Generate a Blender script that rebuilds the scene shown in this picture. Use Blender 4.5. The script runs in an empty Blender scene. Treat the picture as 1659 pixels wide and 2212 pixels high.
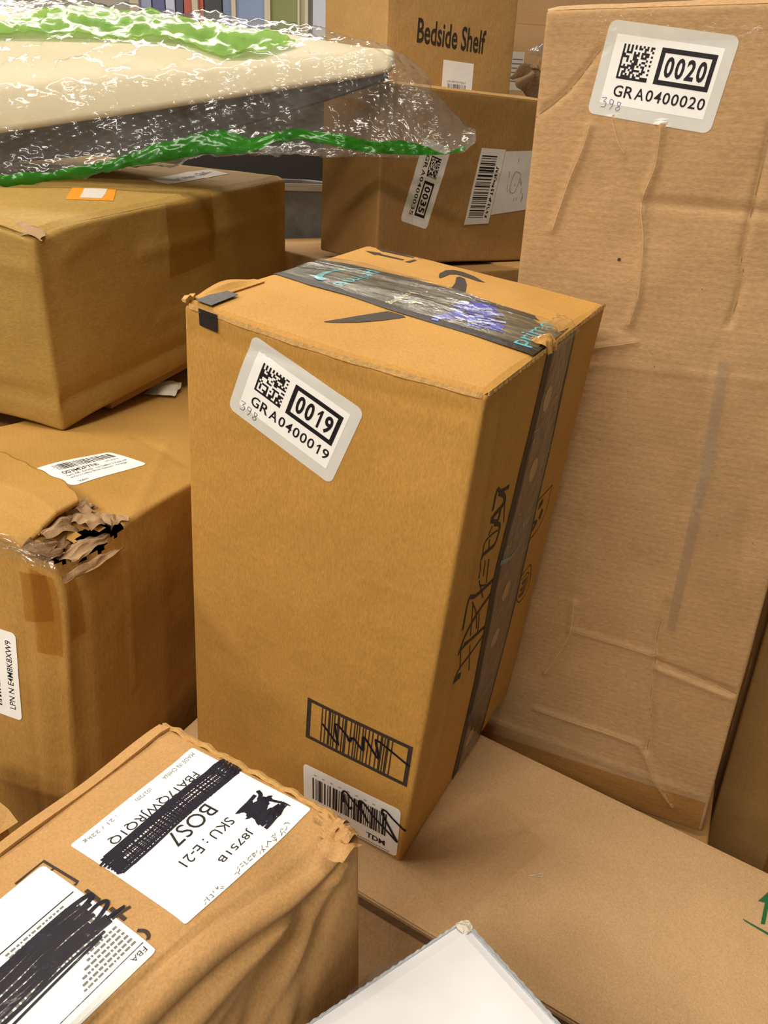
import bpy, math, random
import numpy as np
from mathutils import Vector, Quaternion, Matrix

random.seed(7)
rng = np.random.RandomState(11)
scene = bpy.context.scene
COL = scene.collection

# ------------------------------------------------------------------ camera
cam_data = bpy.data.cameras.new('camera')
cam_data.sensor_fit = 'HORIZONTAL'
cam_data.sensor_width = 36.0
cam_data.lens = 36.0 * 1700.0 / 1659.0
cam_data.clip_start = 0.01
cam_data.dof.use_dof = False
cam = bpy.data.objects.new('camera', cam_data)
COL.objects.link(cam)
cam.location = (0.0, 0.0, 1.2)
cam.rotation_mode = 'QUATERNION'
cam.rotation_quaternion = (0.8392, 0.5433, -0.0129, 0.0199)
scene.camera = cam

# ------------------------------------------------------------------ light
world = bpy.data.worlds.new('world')
scene.world = world
world.use_nodes = True
bg = world.node_tree.nodes['Background']
bg.inputs['Color'].default_value = (1.0, 0.90, 0.75, 1)
bg.inputs['Strength'].default_value = 0.30
def area(name, loc, size, power, col=(1.0, 0.925, 0.80), rot=(0, 0, 0)):
    d = bpy.data.lights.new(name, 'AREA')
    d.shape = 'RECTANGLE'; d.size, d.size_y = size
    d.energy = power; d.color = col
    o = bpy.data.objects.new(name, d); COL.objects.link(o)
    o.location = loc; o.rotation_euler = rot
    return o
# rows of fluorescent ceiling fixtures of the hall
area('ceiling_fixture_front', (-1.2, -1.5, 2.9), (1.5, 0.30), 54)
area('ceiling_fixture_left', (-2.8, 0.3, 2.9), (0.30, 1.5), 46)
area('ceiling_fixture_middle', (-0.4, 0.75, 2.9), (1.5, 0.30), 19)
area('ceiling_fixture_back', (-0.6, 3.2, 2.9), (2.4, 0.30), 40)
area('ceiling_fixture_rear', (-0.6, -3.6, 2.9), (1.5, 0.30), 30)

scene.view_settings.view_transform = 'Standard'
scene.view_settings.look = 'None'
scene.view_settings.gamma = 1.0
scene.view_settings.use_curve_mapping = False
scene.view_settings.exposure = 0.67

# ------------------------------------------------------------------ data
# pose of every carton: base centre, rotation (w,x,y,z), size (x,y,z)
POSE = {
 'main': ((-0.0149, 0.7869, 0.5667), (0.96802, 0.05472, 0.04613, -0.24044), (0.27, 0.2984, 0.5235)),
 'tall': ((0.3272, 0.9284, 0.4389), (0.97822, -0.00369, -0.00109, -0.20754), (0.3148, 0.25, 0.8977)),
 'b35': ((0.0558, 1.5176, 1.0413), (0.95456, 0.00457, 0.00552, 0.29794), (0.345, 0.1843, 0.2636)),
 'bed': ((0.0244, 1.7475, 1.04), (0.95458, 0.0, 0.0, 0.29797), (0.2927, 0.2156, 0.71)),
 'fba': ((-0.1546, 0.2947, 0.4674), (0.88097, -0.00698, -0.04759, 0.47072), (0.36, 0.192, 0.32)),
 'lm': ((-0.3783, 0.9467, 0.0315), (0.98527, -0.01277, 0.03384, -0.16712), (0.3, 0.62, 0.84)),
 'tl': ((-0.5061, 1.2941, 0.9102), (0.98618, 0.04352, 0.01717, -0.15894), (0.4259, 0.6282, 0.2402)),
 'flat': ((0.1085, 0.6899, 0.076), (0.96802, 0.05472, 0.04613, -0.24044), (0.75, 0.262, 0.465)),
}
# outlines of prints, tapes and folds, in metres on the carton face they belong to
PTS = {
'bc_frame': [(.1469,.1665),(.2617,.1677),(.2626,.1122),(.1473,.1102)],
'bc_first': [(.1639,.1636),(.2444,.1644),(.2452,.117),(.165,.1153)],
'bc_scr': [(.1656,.1413),(.1832,.1246),(.1842,.1275),(.1798,.15),(.1933,.1422),(.197,.1356),(.2011,.1427),(.2125,.1322),(.2117,.1509),(.2293,.1312),(.2253,.1508),(.2284,.1542),(.2623,.1413)],
'tdm': [(.1474,.0674),(.263,.0772),(.2656,-.0013)],
'tdm_scr': [(.1988,.0418),(.1954,.0578),(.1988,.0626),(.21,.0533),(.2212,.0431),(.2064,.0372),(.1991,.0454)],
'tdm_scr2': [(.1971,.0606),(.2059,.042),(.2115,.051),(.2315,.0296),(.2286,.0333),(.2162,.0544),(.2194,.0601),(.2347,.0464),(.2522,.036),(.263,.029),(.2569,.0379),(.2426,.0589),(.2449,.0655),(.2555,.0586),(.2712,.0498)],
'tdm_txt': [(.2241,.0091),(.2456,.0066)],
'tdm_bars': [(.1594,.0566),(.2477,.0626),(.2516,.0201)],
'corner_tape_front': [(.0154,.5266),(.0357,.5296),(.0355,.5079),(.0168,.507)],
'corner_tape_top': [(.0094,.0079),(.0067,.0428),(.0238,.0412),(.0261,.0087)],
'crease_front': [(.0553,.2857),(.0614,.2241),(.0572,.1673)],
'tape_front_edge': [(-.0065,.1219),(.0506,.1089),(.09,.11),(.136,.1004),(.1723,.0963)],
'tape_front_edge2': [(.1769,.1027),(.2166,.1003),(.2652,.0952)],
'tape_back_edge': [(-.0069,.2142),(.0252,.2147),(.0894,.2014)],
'tape_back_edge2': [(.1462,.1994),(.2057,.1913),(.2638,.1885)],
'prime1': [(.0782,.1937),(.0628,.1232),(.0692,.1974),(.0613,.1293)],
'prime1_smile': [(.0549,.1937),(.045,.1827),(.0389,.1681),(.0374,.1528),(.0391,.1407),(.0429,.1314)],
'prime1_smile2': [(.0429,.1314),(.0483,.1297),(.0477,.1372)],
'evening': [(.1312,.1546),(.1212,.115),(.1436,.1332),(.1571,.1347)],
'prime2': [(.2434,.109),(.2612,.1088),(.2485,.1746),(.2396,.1603)],
'blue': [(.1753,.1058),(.1774,.1445),(.1719,.1671),(.177,.1783),(.1953,.1771),(.2049,.172),(.2112,.1539),(.2187,.1474),(.2315,.1245),(.2193,.1206),(.2048,.1164),(.1983,.1256),(.1873,.1233),(.1786,.1139)],
'smile1': [(.1058,.0459),(.1119,.0573),(.1221,.0758),(.1357,.0992),(.1506,.0994),(.1541,.0969),(.1419,.0785),(.1292,.064),(.1157,.0514),(.1083,.0462)],
'smile2': [(.1468,.1983),(.1399,.2244),(.13,.249),(.1311,.2552),(.138,.2519),(.1501,.23),(.1617,.2006),(.1591,.1918)],
'smile3': [(.1185,.2317),(.1118,.2477),(.1098,.2668),(.1142,.2759),(.124,.277),(.1396,.2711),(.1573,.2581),(.1507,.2556),(.138,.2587),(.1256,.261),(.1201,.2543),(.1212,.2371),(.1213,.2297)],
'arrA_head': [(.012,.2697),(.0294,.2749),(.0295,.2604)],
'arrA_shaft': [(.0253,.271),(.06,.2697),(.0613,.2637),(.0279,.2642)],
'arrB_head': [(.0138,.2898),(.0275,.2966),(.0285,.2812)],
'arrB_shaft': [(.0248,.2914),(.062,.29),(.0625,.2841),(.0277,.2838)],
'arr_bar': [(.0655,.2595),(.0675,.2885),(.0721,.2887),(.0712,.26)],
'rt_left': [(.1309,.5048),(.1111,.408),(.1028,.2918),(.1165,.136),(.1259,-.0053)],
'rt_right': [(.201,.5068),(.2016,.4354),(.2021,.2973),(.2102,.1268),(.2064,.011)],
'k1': [(.0611,.3992),(.0627,.4183),(.0725,.413),(.0916,.409)],
'k2': [(.0683,.413),(.0816,.4051),(.0879,.3964),(.0816,.3936),(.0713,.3928),(.061,.3902)],
'k3': [(.0887,.397),(.0901,.3895),(.0972,.3702)],
'k4': [(.0615,.389),(.0787,.3814),(.0808,.393)],
'k5': [(.0727,.3805),(.0877,.3715),(.0868,.3542),(.0738,.354),(.0607,.3552),(.0572,.3511)],
'k6': [(.0846,.3685),(.0685,.3709),(.0573,.368),(.0596,.3527)],
'k7': [(.0683,.3808),(.0631,.3737)],
'k8': [(.0681,.3672),(.0722,.3529)],
'k9': [(.0578,.3497),(.0624,.3285)],
'k10': [(.0682,.3449),(.0734,.3252)],
'k11': [(.0784,.3412),(.085,.3107)],
'k12': [(.045,.2823),(.0458,.3154),(.0629,.309),(.086,.3057),(.1055,.3028)],
'k13': [(.0649,.3249),(.0707,.3161),(.0848,.3086)],
'k14': [(.0687,.3184),(.084,.2947)],
'k15': [(.1081,.2865),(.0784,.2813),(.0571,.2695),(.0456,.2523)],
'k16': [(.045,.2539),(.0631,.2537),(.1076,.2443)],
'k17': [(.0579,.3056),(.0731,.2837),(.0833,.2585)],
'k18': [(.0611,.3004),(.0701,.2582)],
'k19': [(.0821,.2778),(.0872,.2486),(.0572,.2579)],
'k20': [(.1091,.2322),(.0816,.2284),(.0581,.2263),(.05,.2192)],
'k21': [(.0524,.2508),(.0602,.2235)],
'k22': [(.0742,.2446),(.0883,.2021)],
'k23': [(.0482,.2181),(.0615,.2139),(.0604,.2111)],
'rs1': [(.2545,.3372),(.2013,.3397),(.1957,.3253),(.2009,.3063),(.1995,.2964),(.2352,.2923),(.2542,.3061),(.2545,.3372)],
'rs2': [(.2208,.3333),(.2222,.3263)],
'rs3': [(.2357,.3163),(.229,.3076)],
'rs4': [(.2043,.3152),(.2195,.3087),(.2079,.3039)],
'rs5': [(.1994,.247),(.2364,.2435),(.2499,.2304),(.2591,.2032),(.2459,.1933),(.2241,.2002),(.2018,.2262),(.1994,.247)],
'rs6': [(.213,.2376),(.2356,.2341),(.244,.2245),(.2473,.2076),(.2333,.2053)],
'rp': [(.1156,.3291),(.1799,.3388)],
'rp_smile': [(.1128,.3175),(.1417,.308),(.1639,.3095),(.1741,.3202)],
'rp2': [(.1246,.1004),(.1944,.1124)],
'coins': [(.1504,.2641),(.1427,.1971)],
'tall_t1': [(.0571,.8643),(.0308,.8289),(.001,.8052)],
'tall_t2': [(.1232,.8007),(.1244,.7656),(.117,.7316),(.1247,.6957),(.129,.6428),(.1243,.6143)],
'tall_t3': [(.2197,.8027),(.2177,.7331),(.2173,.6898),(.2235,.6672),(.2194,.6253)],
'tall_t4': [(.1183,.7331),(.2183,.7304),(.2372,.7302)],
'tall_t5': [(.0565,.7993),(.0532,.7798),(.0434,.7495),(.0321,.7011)],
'tall_t6': [(.0766,.8052),(.0858,.785),(.0933,.7755)],
'tall_dot': [(.104,.6772)],
'tall_b1': [(.1181,.2404),(.1832,.237),(.2179,.2351)],
'tall_b2': [(.2216,.2259),(.3124,.2127)],
'tall_b3': [(.0878,.1093),(.2187,.1034),(.2329,.0858),(.2497,.0542),(.275,.026)],
'tall_b4': [(.2173,.3081),(.2147,.2649),(.2182,.2274),(.2227,.1644),(.2284,.1443),(.2311,.0967)],
'tall_b5': [(.1149,.2788),(.1147,.2314),(.0925,.1691)],
'tall_h': [(.0715,.5784),(.0928,.5862),(.1345,.5973)],
'tall_tapeL': [(.2168,.5904),(.2216,.4794),(.2224,.2689)],
'tall_tapeR': [(.2275,.5895),(.2327,.4816),(.2324,.2739)],
'tall_gloss': [(.2232,.4586),(.274,.4585),(.284,.3448),(.232,.3364)],
'b35_bar': [(.2016,.1835),(.2545,.1833),(.2336,.0641),(.1788,.0615)],
'b35_pale': [(.2549,.1807),(.3241,.1852),(.3233,.0887),(.237,.0782)],
'b35_oval': [(.283,.1503),(.2951,.1446),(.2881,.1197),(.28,.1148),(.2745,.1209),(.2779,.141)],
'b35_tape': [(.0172,.1693),(.0118,.1183),(.0621,.0469)],
'bed_txt': [(.0662,.3533),(.2174,.3483),(.0669,.3919),(.2189,.3849)],
'bed_lab': [(.1271,.3294),(.1982,.3288),(.1967,.2788),(.1265,.278)],
'fba2': [(.2293,.0352),(.1895,.034),(.1968,.1481),(.2262,.1464)],
'lm_lab': [(.1427,.1346),(.1592,.2413),(.2358,.1864),(.219,.1121)],
'lm_bar': [(.145,.1419),(.1594,.2187),(.1746,.2073),(.163,.1298)],
'lm_t1': [(.1766,.1231),(.1802,.1634)],
'lm_t2': [(.183,.1227),(.1973,.2025)],
'lm_t4': [(.2045,.1185),(.2074,.1294)],
'lm_crush': [(.247,.073),(.2466,.1008),(.3068,.0946),(.3086,-.0206),(.3092,.0169)],
'lm_flap': [(.0904,.1402),(.2243,.107),(.2901,.0155),(.204,.023),(.2486,-.0232)],
'lpn': [(.2158,.735),(.2355,.7361),(.235,.6313),(.2048,.6239)],
'lpn_txt': [(.2259,.6428),(.2298,.7237)],
'lm_tapeF': [(.2469,.8059),(.2868,.8175),(.2858,.7586),(.2477,.7515)],
'lm_tapeR': [(.0114,.8162),(.0263,.7374),(.0132,.738),(-.0022,.7442)],
'lm_seam': [(.0847,.809),(.0871,.7494),(.0927,.6361)],
'tl_or': [(.3363,.1625),(.2957,.2263),(.3373,.268),(.386,.1934)],
'tl_or_in': [(.3423,.1763),(.3078,.2384),(.3324,.2631),(.367,.1916)],
'tl_lab': [(.2872,.4448),(.32,.4316),(.3234,.6418),(.2766,.6826)],
'tl_tape': [(.2506,.2369),(.3725,.2394),(.3638,.1434),(.241,.1392)],
'tl_cre': [(.1837,.1819),(.3742,.1829),(.6266,.1866)],
'tl_cre2': [(.2132,.0864),(.285,.0829)],
'tl_low': [(-.0098,.0327),(.1188,.0335),(.2778,.0205)],
'tl_lowf': [(.3343,.0364),(.3845,.0396),(.4168,.0348)],
'fl_bar': [(.623,.1897),(.658,.1879),(.6584,.1843),(.6245,.1881)],
'fl_shaft': [(.6399,.1941),(.6438,.196),(.6449,.2264),(.641,.2256)],
'fl_head': [(.6342,.2194),(.6442,.2402),(.6516,.2256)],
'fl_c1': [(.356,.0593),(.3849,.1185),(.4075,.1813)],
'fl_c2': [(.375,.0378),(.3932,.0838),(.4211,.1351)],
'fl_c3': [(.324,.0742),(.3528,.1203),(.3929,.1612)],
'fl_st': [(.4196,.1109),(.4314,.1216),(.4319,.1176),(.4211,.1108)],
}
BAG= [[[-0.6447, 1.1, 1.1271], [-0.6459, 1.112, 1.1548], [-0.6429, 1.118, 1.1865], [-0.6366, 1.13, 1.2506], [-0.6944, 1.265, 1.3459], [-0.7747, 1.43, 1.4149], [-0.8339, 1.495, 1.3078], [-0.8468, 1.47, 1.1818], [-0.7651, 1.31, 1.1666]], [[-0.5926, 1.12, 1.136], [-0.5938, 1.132, 1.1642], [-0.5909, 1.138, 1.1973], [-0.5861, 1.15, 1.2584], [-0.6399, 1.285, 1.3479], [-0.7137, 1.45, 1.4134], [-0.7655, 1.515, 1.3136], [-0.775, 1.49, 1.1892], [-0.7013, 1.33, 1.167]], [[-0.5389, 1.14, 1.1447], [-0.54, 1.152, 1.1732], [-0.5373, 1.158, 1.2084], [-0.5336, 1.17, 1.2674], [-0.5836, 1.305, 1.3487], [-0.6509, 1.47, 1.4092], [-0.6954, 1.535, 1.3181], [-0.7017, 1.51, 1.2036], [-0.636, 1.35, 1.1674]], [[-0.4532, 1.165, 1.1566], [-0.454, 1.177, 1.1885], [-0.4518, 1.183, 1.2258], [-0.4498, 1.195, 1.2805], [-0.4894, 1.321, 1.3535], [-0.542, 1.475, 1.4081], [-0.5756, 1.537, 1.3277], [-0.5787, 1.513, 1.2257], [-0.5285, 1.363, 1.1663]], [[-0.3638, 1.19, 1.1742], [-0.3648, 1.202, 1.2054], [-0.3635, 1.208, 1.2431], [-0.363, 1.22, 1.2918], [-0.3918, 1.3325, 1.3563], [-0.4295, 1.47, 1.4043], [-0.4528, 1.5275, 1.3353], [-0.4535, 1.505, 1.2466], [-0.4177, 1.37, 1.1839]], [[-0.2717, 1.215, 1.1918], [-0.2729, 1.227, 1.2234], [-0.2724, 1.233, 1.2615], [-0.273, 1.245, 1.305], [-0.2915, 1.3395, 1.3576], [-0.3154, 1.455, 1.3967], [-0.3296, 1.5065, 1.3407], [-0.3286, 1.486, 1.2671], [-0.306, 1.371, 1.2042]], [[-0.1763, 1.235, 1.1984], [-0.1776, 1.247, 1.234], [-0.1779, 1.253, 1.2806], [-0.1791, 1.265, 1.3182], [-0.1883, 1.3325, 1.3572], [-0.1997, 1.415, 1.3859], [-0.2063, 1.4575, 1.3433], [-0.2045, 1.44, 1.2859], [-0.1933, 1.355, 1.2115]], [[-0.0978, 1.25, 1.2], [-0.0994, 1.262, 1.2408], [-0.1008, 1.268, 1.2953], [-0.1024, 1.28, 1.3308], [-0.1063, 1.325, 1.3561], [-0.1109, 1.38, 1.3751], [-0.1131, 1.415, 1.3434], [-0.1112, 1.4, 1.2988], [-0.1051, 1.34, 1.2131]], [[-0.0443, 1.255, 1.2011], [-0.0464, 1.267, 1.2462], [-0.0487, 1.273, 1.3054], [-0.0504, 1.285, 1.3409], [-0.0517, 1.312, 1.3508], [-0.0532, 1.345, 1.3599], [-0.0535, 1.374, 1.3388], [-0.0519, 1.361, 1.3065], [-0.0471, 1.321, 1.2141]], [[-0.004, 1.26, 1.2035], [-0.0064, 1.272, 1.2499], [-0.009, 1.278, 1.3017], [-0.0103, 1.29, 1.3259], [-0.0108, 1.3058, 1.3352], [-0.0113, 1.325, 1.3429], [-0.0105, 1.3502, 1.3266], [-0.0091, 1.3385, 1.3004], [-0.0048, 1.311, 1.2164]], [[0.0298, 1.265, 1.2056], [0.0277, 1.277, 1.2437], [0.0259, 1.283, 1.274], [0.0247, 1.295, 1.2985], [0.0241, 1.304, 1.3119], [0.0238, 1.315, 1.3209], [0.0256, 1.338, 1.3003], [0.0272, 1.327, 1.2704], [0.03, 1.307, 1.2185]], [[0.0603, 1.27, 1.2088], [0.0589, 1.282, 1.236], [0.0577, 1.288, 1.2557], [0.0571, 1.3, 1.2721], [0.0568, 1.3054, 1.2792], [0.0567, 1.312, 1.2849], [0.0587, 1.3338, 1.2721], [0.0598, 1.3232, 1.251], [0.0612, 1.3072, 1.2217]], [[0.091, 1.275, 1.2126], [0.0905, 1.287, 1.2283], [0.0903, 1.293, 1.2364], [0.0905, 1.305, 1.2442], [0.0904, 1.3077, 1.2472], [0.0904, 1.311, 1.2506], [0.0924, 1.3319, 1.2445], [0.0928, 1.3216, 1.2309], [0.0923, 1.3086, 1.2256]], [[0.1086, 1.275, 1.2282], [0.1092, 1.287, 1.2334], [0.1094, 1.293, 1.2372], [0.1101, 1.305, 1.2413], [0.11, 1.3063, 1.243], [0.1099, 1.308, 1.2458], [0.112, 1.3284, 1.2424], [0.1121, 1.3183, 1.2317], [0.1102, 1.3068, 1.2414]]]
UPT = [(0.0, 3.888), (2.0, 4.189), (2.667, 4.428), (3.333, 4.709), (4.2, 4.671), (5.2, 4.302), (5.733, 4.09), (6.333, 3.808)]
UPB = [(0.0, 3.721), (2.0, 3.866), (2.667, 3.848), (3.333, 3.835), (4.2, 3.814), (4.733, 3.67), (5.2, 3.302), (5.733, 3.289), (6.317, 3.726)]
LOT = [(0.0, 0.66), (2.0, 0.44), (2.8, 0.37), (3.333, 0.46), (4.0, 0.623), (4.933, 1.039), (5.2, 1.044), (5.6, 0.629), (6.0, 0.847), (6.417, 0.886), (7.25, 0.691), (8.333, 0.438), (9.3, 0.497), (10.444, 0.327), (11.222, 0.053), (12.179, 0.624)]
LOB = [(0.0, 0.1), (2.0, 0.02), (2.8, 0.0), (3.333, 0.037), (4.0, 0.113), (4.867, 0.152), (5.2, 0.096), (5.533, 0.087), (6.0, 0.542), (6.417, 0.566), (7.25, 0.284), (8.333, 0.116), (9.3, 0.052), (10.444, 0.012), (11.222, 0.003), (12.286, 0.255)]
SLAB= [[[-0.6436, 1.13, 1.1866], [-0.6373, 1.142, 1.2514], [-0.6927, 1.2715, 1.3406], [-0.7642, 1.42, 1.4033], [-0.8151, 1.43, 1.1802]], [[-0.5428, 1.17, 1.2085], [-0.5391, 1.182, 1.2681], [-0.5876, 1.3115, 1.3425], [-0.6482, 1.46, 1.3965], [-0.6825, 1.47, 1.2078]], [[-0.4563, 1.195, 1.2261], [-0.4543, 1.207, 1.2813], [-0.4927, 1.3275, 1.3473], [-0.5397, 1.465, 1.3954], [-0.5636, 1.475, 1.2293]], [[-0.3671, 1.22, 1.2435], [-0.3666, 1.232, 1.2927], [-0.3943, 1.339, 1.35], [-0.4275, 1.46, 1.3916], [-0.4426, 1.47, 1.2497]], [[-0.275, 1.245, 1.2621], [-0.2756, 1.257, 1.306], [-0.2933, 1.346, 1.3512], [-0.3138, 1.445, 1.3841], [-0.3216, 1.455, 1.2698]], [[-0.1796, 1.265, 1.2813], [-0.1808, 1.277, 1.3193], [-0.1893, 1.339, 1.3501], [-0.1985, 1.405, 1.3723], [-0.2009, 1.415, 1.2884]], [[-0.1018, 1.28, 1.2962], [-0.1033, 1.292, 1.3321], [-0.1067, 1.3315, 1.3467], [-0.1099, 1.37, 1.3582], [-0.1097, 1.38, 1.3012]], [[-0.0492, 1.285, 1.3064], [-0.0508, 1.297, 1.3405], [-0.052, 1.3252, 1.3452], [-0.0531, 1.35, 1.3504], [-0.052, 1.36, 1.3102]], [[-0.0151, 1.288, 1.3157], [-0.0166, 1.3, 1.3446], [-0.0168, 1.3215, 1.345], [-0.017, 1.338, 1.3476], [-0.0157, 1.348, 1.3186]]]
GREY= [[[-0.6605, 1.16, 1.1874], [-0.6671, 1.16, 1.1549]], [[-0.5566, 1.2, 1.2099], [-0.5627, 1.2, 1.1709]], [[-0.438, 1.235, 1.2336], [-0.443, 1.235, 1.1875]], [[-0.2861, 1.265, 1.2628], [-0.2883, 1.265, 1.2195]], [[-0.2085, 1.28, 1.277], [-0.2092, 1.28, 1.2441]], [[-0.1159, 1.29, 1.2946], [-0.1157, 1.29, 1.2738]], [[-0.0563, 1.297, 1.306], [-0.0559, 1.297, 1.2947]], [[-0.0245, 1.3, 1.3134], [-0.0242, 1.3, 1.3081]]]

# ------------------------------------------------------------------ helpers
def srgb(r, g, b):
    f = lambda c: (c / 255.0 / 12.92) if c <= 10.3 else ((c / 255.0 + 0.055) / 1.055) ** 2.4
    return (f(r), f(g), f(b), 1.0)

def new_mat(name):
    m = bpy.data.materials.new(name); m.use_nodes = True
    nt = m.node_tree
    return m, nt, nt.nodes['Principled BSDF'], nt.nodes['Material Output']

def nd(nt, typ, **kw):
    n = nt.nodes.new(typ)
    for k, v in kw.items():
        setattr(n, k, v)
    return n

def plain(name, col, rough=0.6, spec=0.3, bump=0.0, bscale=80.0, coat=0.0):
    m, nt, p, out = new_mat(name)
    p.inputs['Roughness'].default_value = rough
    p.inputs['Specular IOR Level'].default_value = spec
    p.inputs['Coat Weight'].default_value = coat
    tc = nd(nt, 'ShaderNodeTexCoord')
    no = nd(nt, 'ShaderNodeTexNoise'); no.inputs['Scale'].default_value = bscale; no.inputs['Detail'].default_value = 4
    nt.links.new(tc.outputs['Object'], no.inputs['Vector'])
    mx = nd(nt, 'ShaderNodeMix', data_type='RGBA')
    mx.inputs['A'].default_value = tuple(c * 0.93 for c in col[:3]) + (1,)
    mx.inputs['B'].default_value = tuple(min(1, c * 1.06) for c in col[:3]) + (1,)
    nt.links.new(no.outputs['Fac'], mx.inputs['Factor'])
    nt.links.new(mx.outputs['Result'], p.inputs['Base Color'])
    if bump:
        b = nd(nt, 'ShaderNodeBump'); b.inputs['Strength'].default_value = bump; b.inputs['Distance'].default_value = 0.002
        nt.links.new(no.outputs['Fac'], b.inputs['Height']); nt.links.new(b.outputs['Normal'], p.inputs['Normal'])
    return m

def cardboard(name, col, flute='Z', flute_amt=0.25, var=0.16, rough=0.72):
    """kraft board: broad tone drift, fibres, specks and the faint telegraphing of the flutes"""
    m, nt, p, out = new_mat(name)
    L = nt.links.new
    tc = nd(nt, 'ShaderNodeTexCoord')
    n1 = nd(nt, 'ShaderNodeTexNoise'); n1.inputs['Scale'].default_value = 5.5; n1.inputs['Detail'].default_value = 5; n1.inputs['Roughness'].default_value = 0.6
    L(tc.outputs['Object'], n1.inputs['Vector'])
    mp = nd(nt, 'ShaderNodeMapping')
    mp.inputs['Scale'].default_value = (1.0, 1.0, 0.3) if flute == 'Z' else (0.3, 0.3, 1.0)
    L(tc.outputs['Object'], mp.inputs['Vector'])
    n2 = nd(nt, 'ShaderNodeTexNoise'); n2.inputs['Scale'].default_value = 700; n2.inputs['Detail'].default_value = 3
    L(mp.outputs['Vector'], n2.inputs['Vector'])
    n3 = nd(nt, 'ShaderNodeTexNoise'); n3.inputs['Scale'].default_value = 420; n3.inputs['Detail'].default_value = 1
    L(tc.outputs['Object'], n3.inputs['Vector'])
    mx = nd(nt, 'ShaderNodeMix', data_type='RGBA')
    mx.inputs['A'].default_value = (col[0] * (1 - var), col[1] * (1 - var * 1.15), col[2] * (1 - var * 1.5), 1)
    mx.inputs['B'].default_value = (min(1, col[0] * (1 + var * .7)), min(1, col[1] * (1 + var * .8)), min(1, col[2] * (1 + var * 1.0)), 1)
    r1 = nd(nt, 'ShaderNodeMapRange'); r1.inputs['From Min'].default_value = 0.3; r1.inputs['From Max'].default_value = 0.7
    L(n1.outputs['Fac'], r1.inputs['Value']); L(r1.outputs['Result'], mx.inputs['Factor'])
    m2 = nd(nt, 'ShaderNodeMix', data_type='RGBA', blend_type='MULTIPLY'); m2.inputs['Factor'].default_value = 1
    r2 = nd(nt, 'ShaderNodeMapRange'); r2.inputs['From Min'].default_value = 0.3; r2.inputs['From Max'].default_value = 0.7
    r2.inputs['To Min'].default_value = 0.88; r2.inputs['To Max'].default_value = 1.12
    L(n2.outputs['Fac'], r2.inputs['Value']); L(mx.outputs['Result'], m2.inputs['A']); L(r2.outputs['Result'], m2.inputs['B'])
    # dark and pale specks
    m3 = nd(nt, 'ShaderNodeMix', data_type='RGBA'); m3.inputs['B'].default_value = tuple(c * 0.55 for c in col[:3]) + (1,)
    r3 = nd(nt, 'ShaderNodeMapRange'); r3.inputs['From Min'].default_value = 0.69; r3.inputs['From Max'].default_value = 0.76; r3.inputs['To Max'].default_value = 0.35
    L(n3.outputs['Fac'], r3.inputs['Value']); L(r3.outputs['Result'], m3.inputs['Factor']); L(m2.outputs['Result'], m3.inputs['A'])
    m4 = nd(nt, 'ShaderNodeMix', data_type='RGBA'); m4.inputs['B'].default_value = tuple(min(1, c * 1.6 + .03) for c in col[:3]) + (1,)
    r4 = nd(nt, 'ShaderNodeMapRange'); r4.inputs['From Min'].default_value = 0.31; r4.inputs['From Max'].default_value = 0.25; r4.inputs['To Max'].default_value = 0.16
    L(n3.outputs['Fac'], r4.inputs['Value']); L(r4.outputs['Result'], m4.inputs['Factor']); L(m3.outputs['Result'], m4.inputs['A'])
    L(m4.outputs['Result'], p.inputs['Base Color'])
    p.inputs['Roughness'].default_value = rough
    p.inputs['Specular IOR Level'].default_value = 0.28
    # flutes
    sx = nd(nt, 'ShaderNodeSeparateXYZ'); L(tc.outputs['Object'], sx.inputs['Vector'])
    n4 = nd(nt, 'ShaderNodeTexNoise'); n4.inputs['Scale'].default_value = 9
    L(tc.outputs['Object'], n4.inputs['Vector'])
    add = nd(nt, 'ShaderNodeMath', operation='MULTIPLY_ADD'); add.inputs[1].default_value = 0.004
    L(n4.outputs['Fac'], add.inputs[0])
    if flute == 'Z':
        s0 = nd(nt, 'ShaderNodeMath', operation='ADD'); L(sx.outputs['X'], s0.inputs[0]); L(sx.outputs['Y'], s0.inputs[1]); L(s0.outputs[0], add.inputs[2])
    else:
        L(sx.outputs['Z'], add.inputs[2])
    mu = nd(nt, 'ShaderNodeMath', operation='MULTIPLY'); mu.inputs[1].default_value = 2 * math.pi / 0.0072
    L(add.outputs[0], mu.inputs[0])
    si = nd(nt, 'ShaderNodeMath', operation='SINE'); L(mu.outputs[0], si.inputs[0])
    b1 = nd(nt, 'ShaderNodeBump'); b1.inputs['Strength'].default_value = flute_amt; b1.inputs['Distance'].default_value = 0.0006
    L(si.outputs[0], b1.inputs['Height'])
    b2 = nd(nt, 'ShaderNodeBump'); b2.inputs['Strength'].default_value = 0.25; b2.inputs['Distance'].default_value = 0.0005
    L(n2.outputs['Fac'], b2.inputs['Height']); L(b1.outputs['Normal'], b2.inputs['Normal'])
    b3 = nd(nt, 'ShaderNodeBump'); b3.inputs['Strength'].default_value = 0.35; b3.inputs['Distance'].default_value = 0.006
    n5 = nd(nt, 'ShaderNodeTexNoise'); n5.inputs['Scale'].default_value = 22; n5.inputs['Detail'].default_value = 4
    L(tc.outputs['Object'], n5.inputs['Vector']); L(n5.outputs['Fac'], b3.inputs['Height']); L(b2.outputs['Normal'], b3.inputs['Normal'])
    L(b3.outputs['Normal'], p.inputs['Normal'])
    return m

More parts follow.
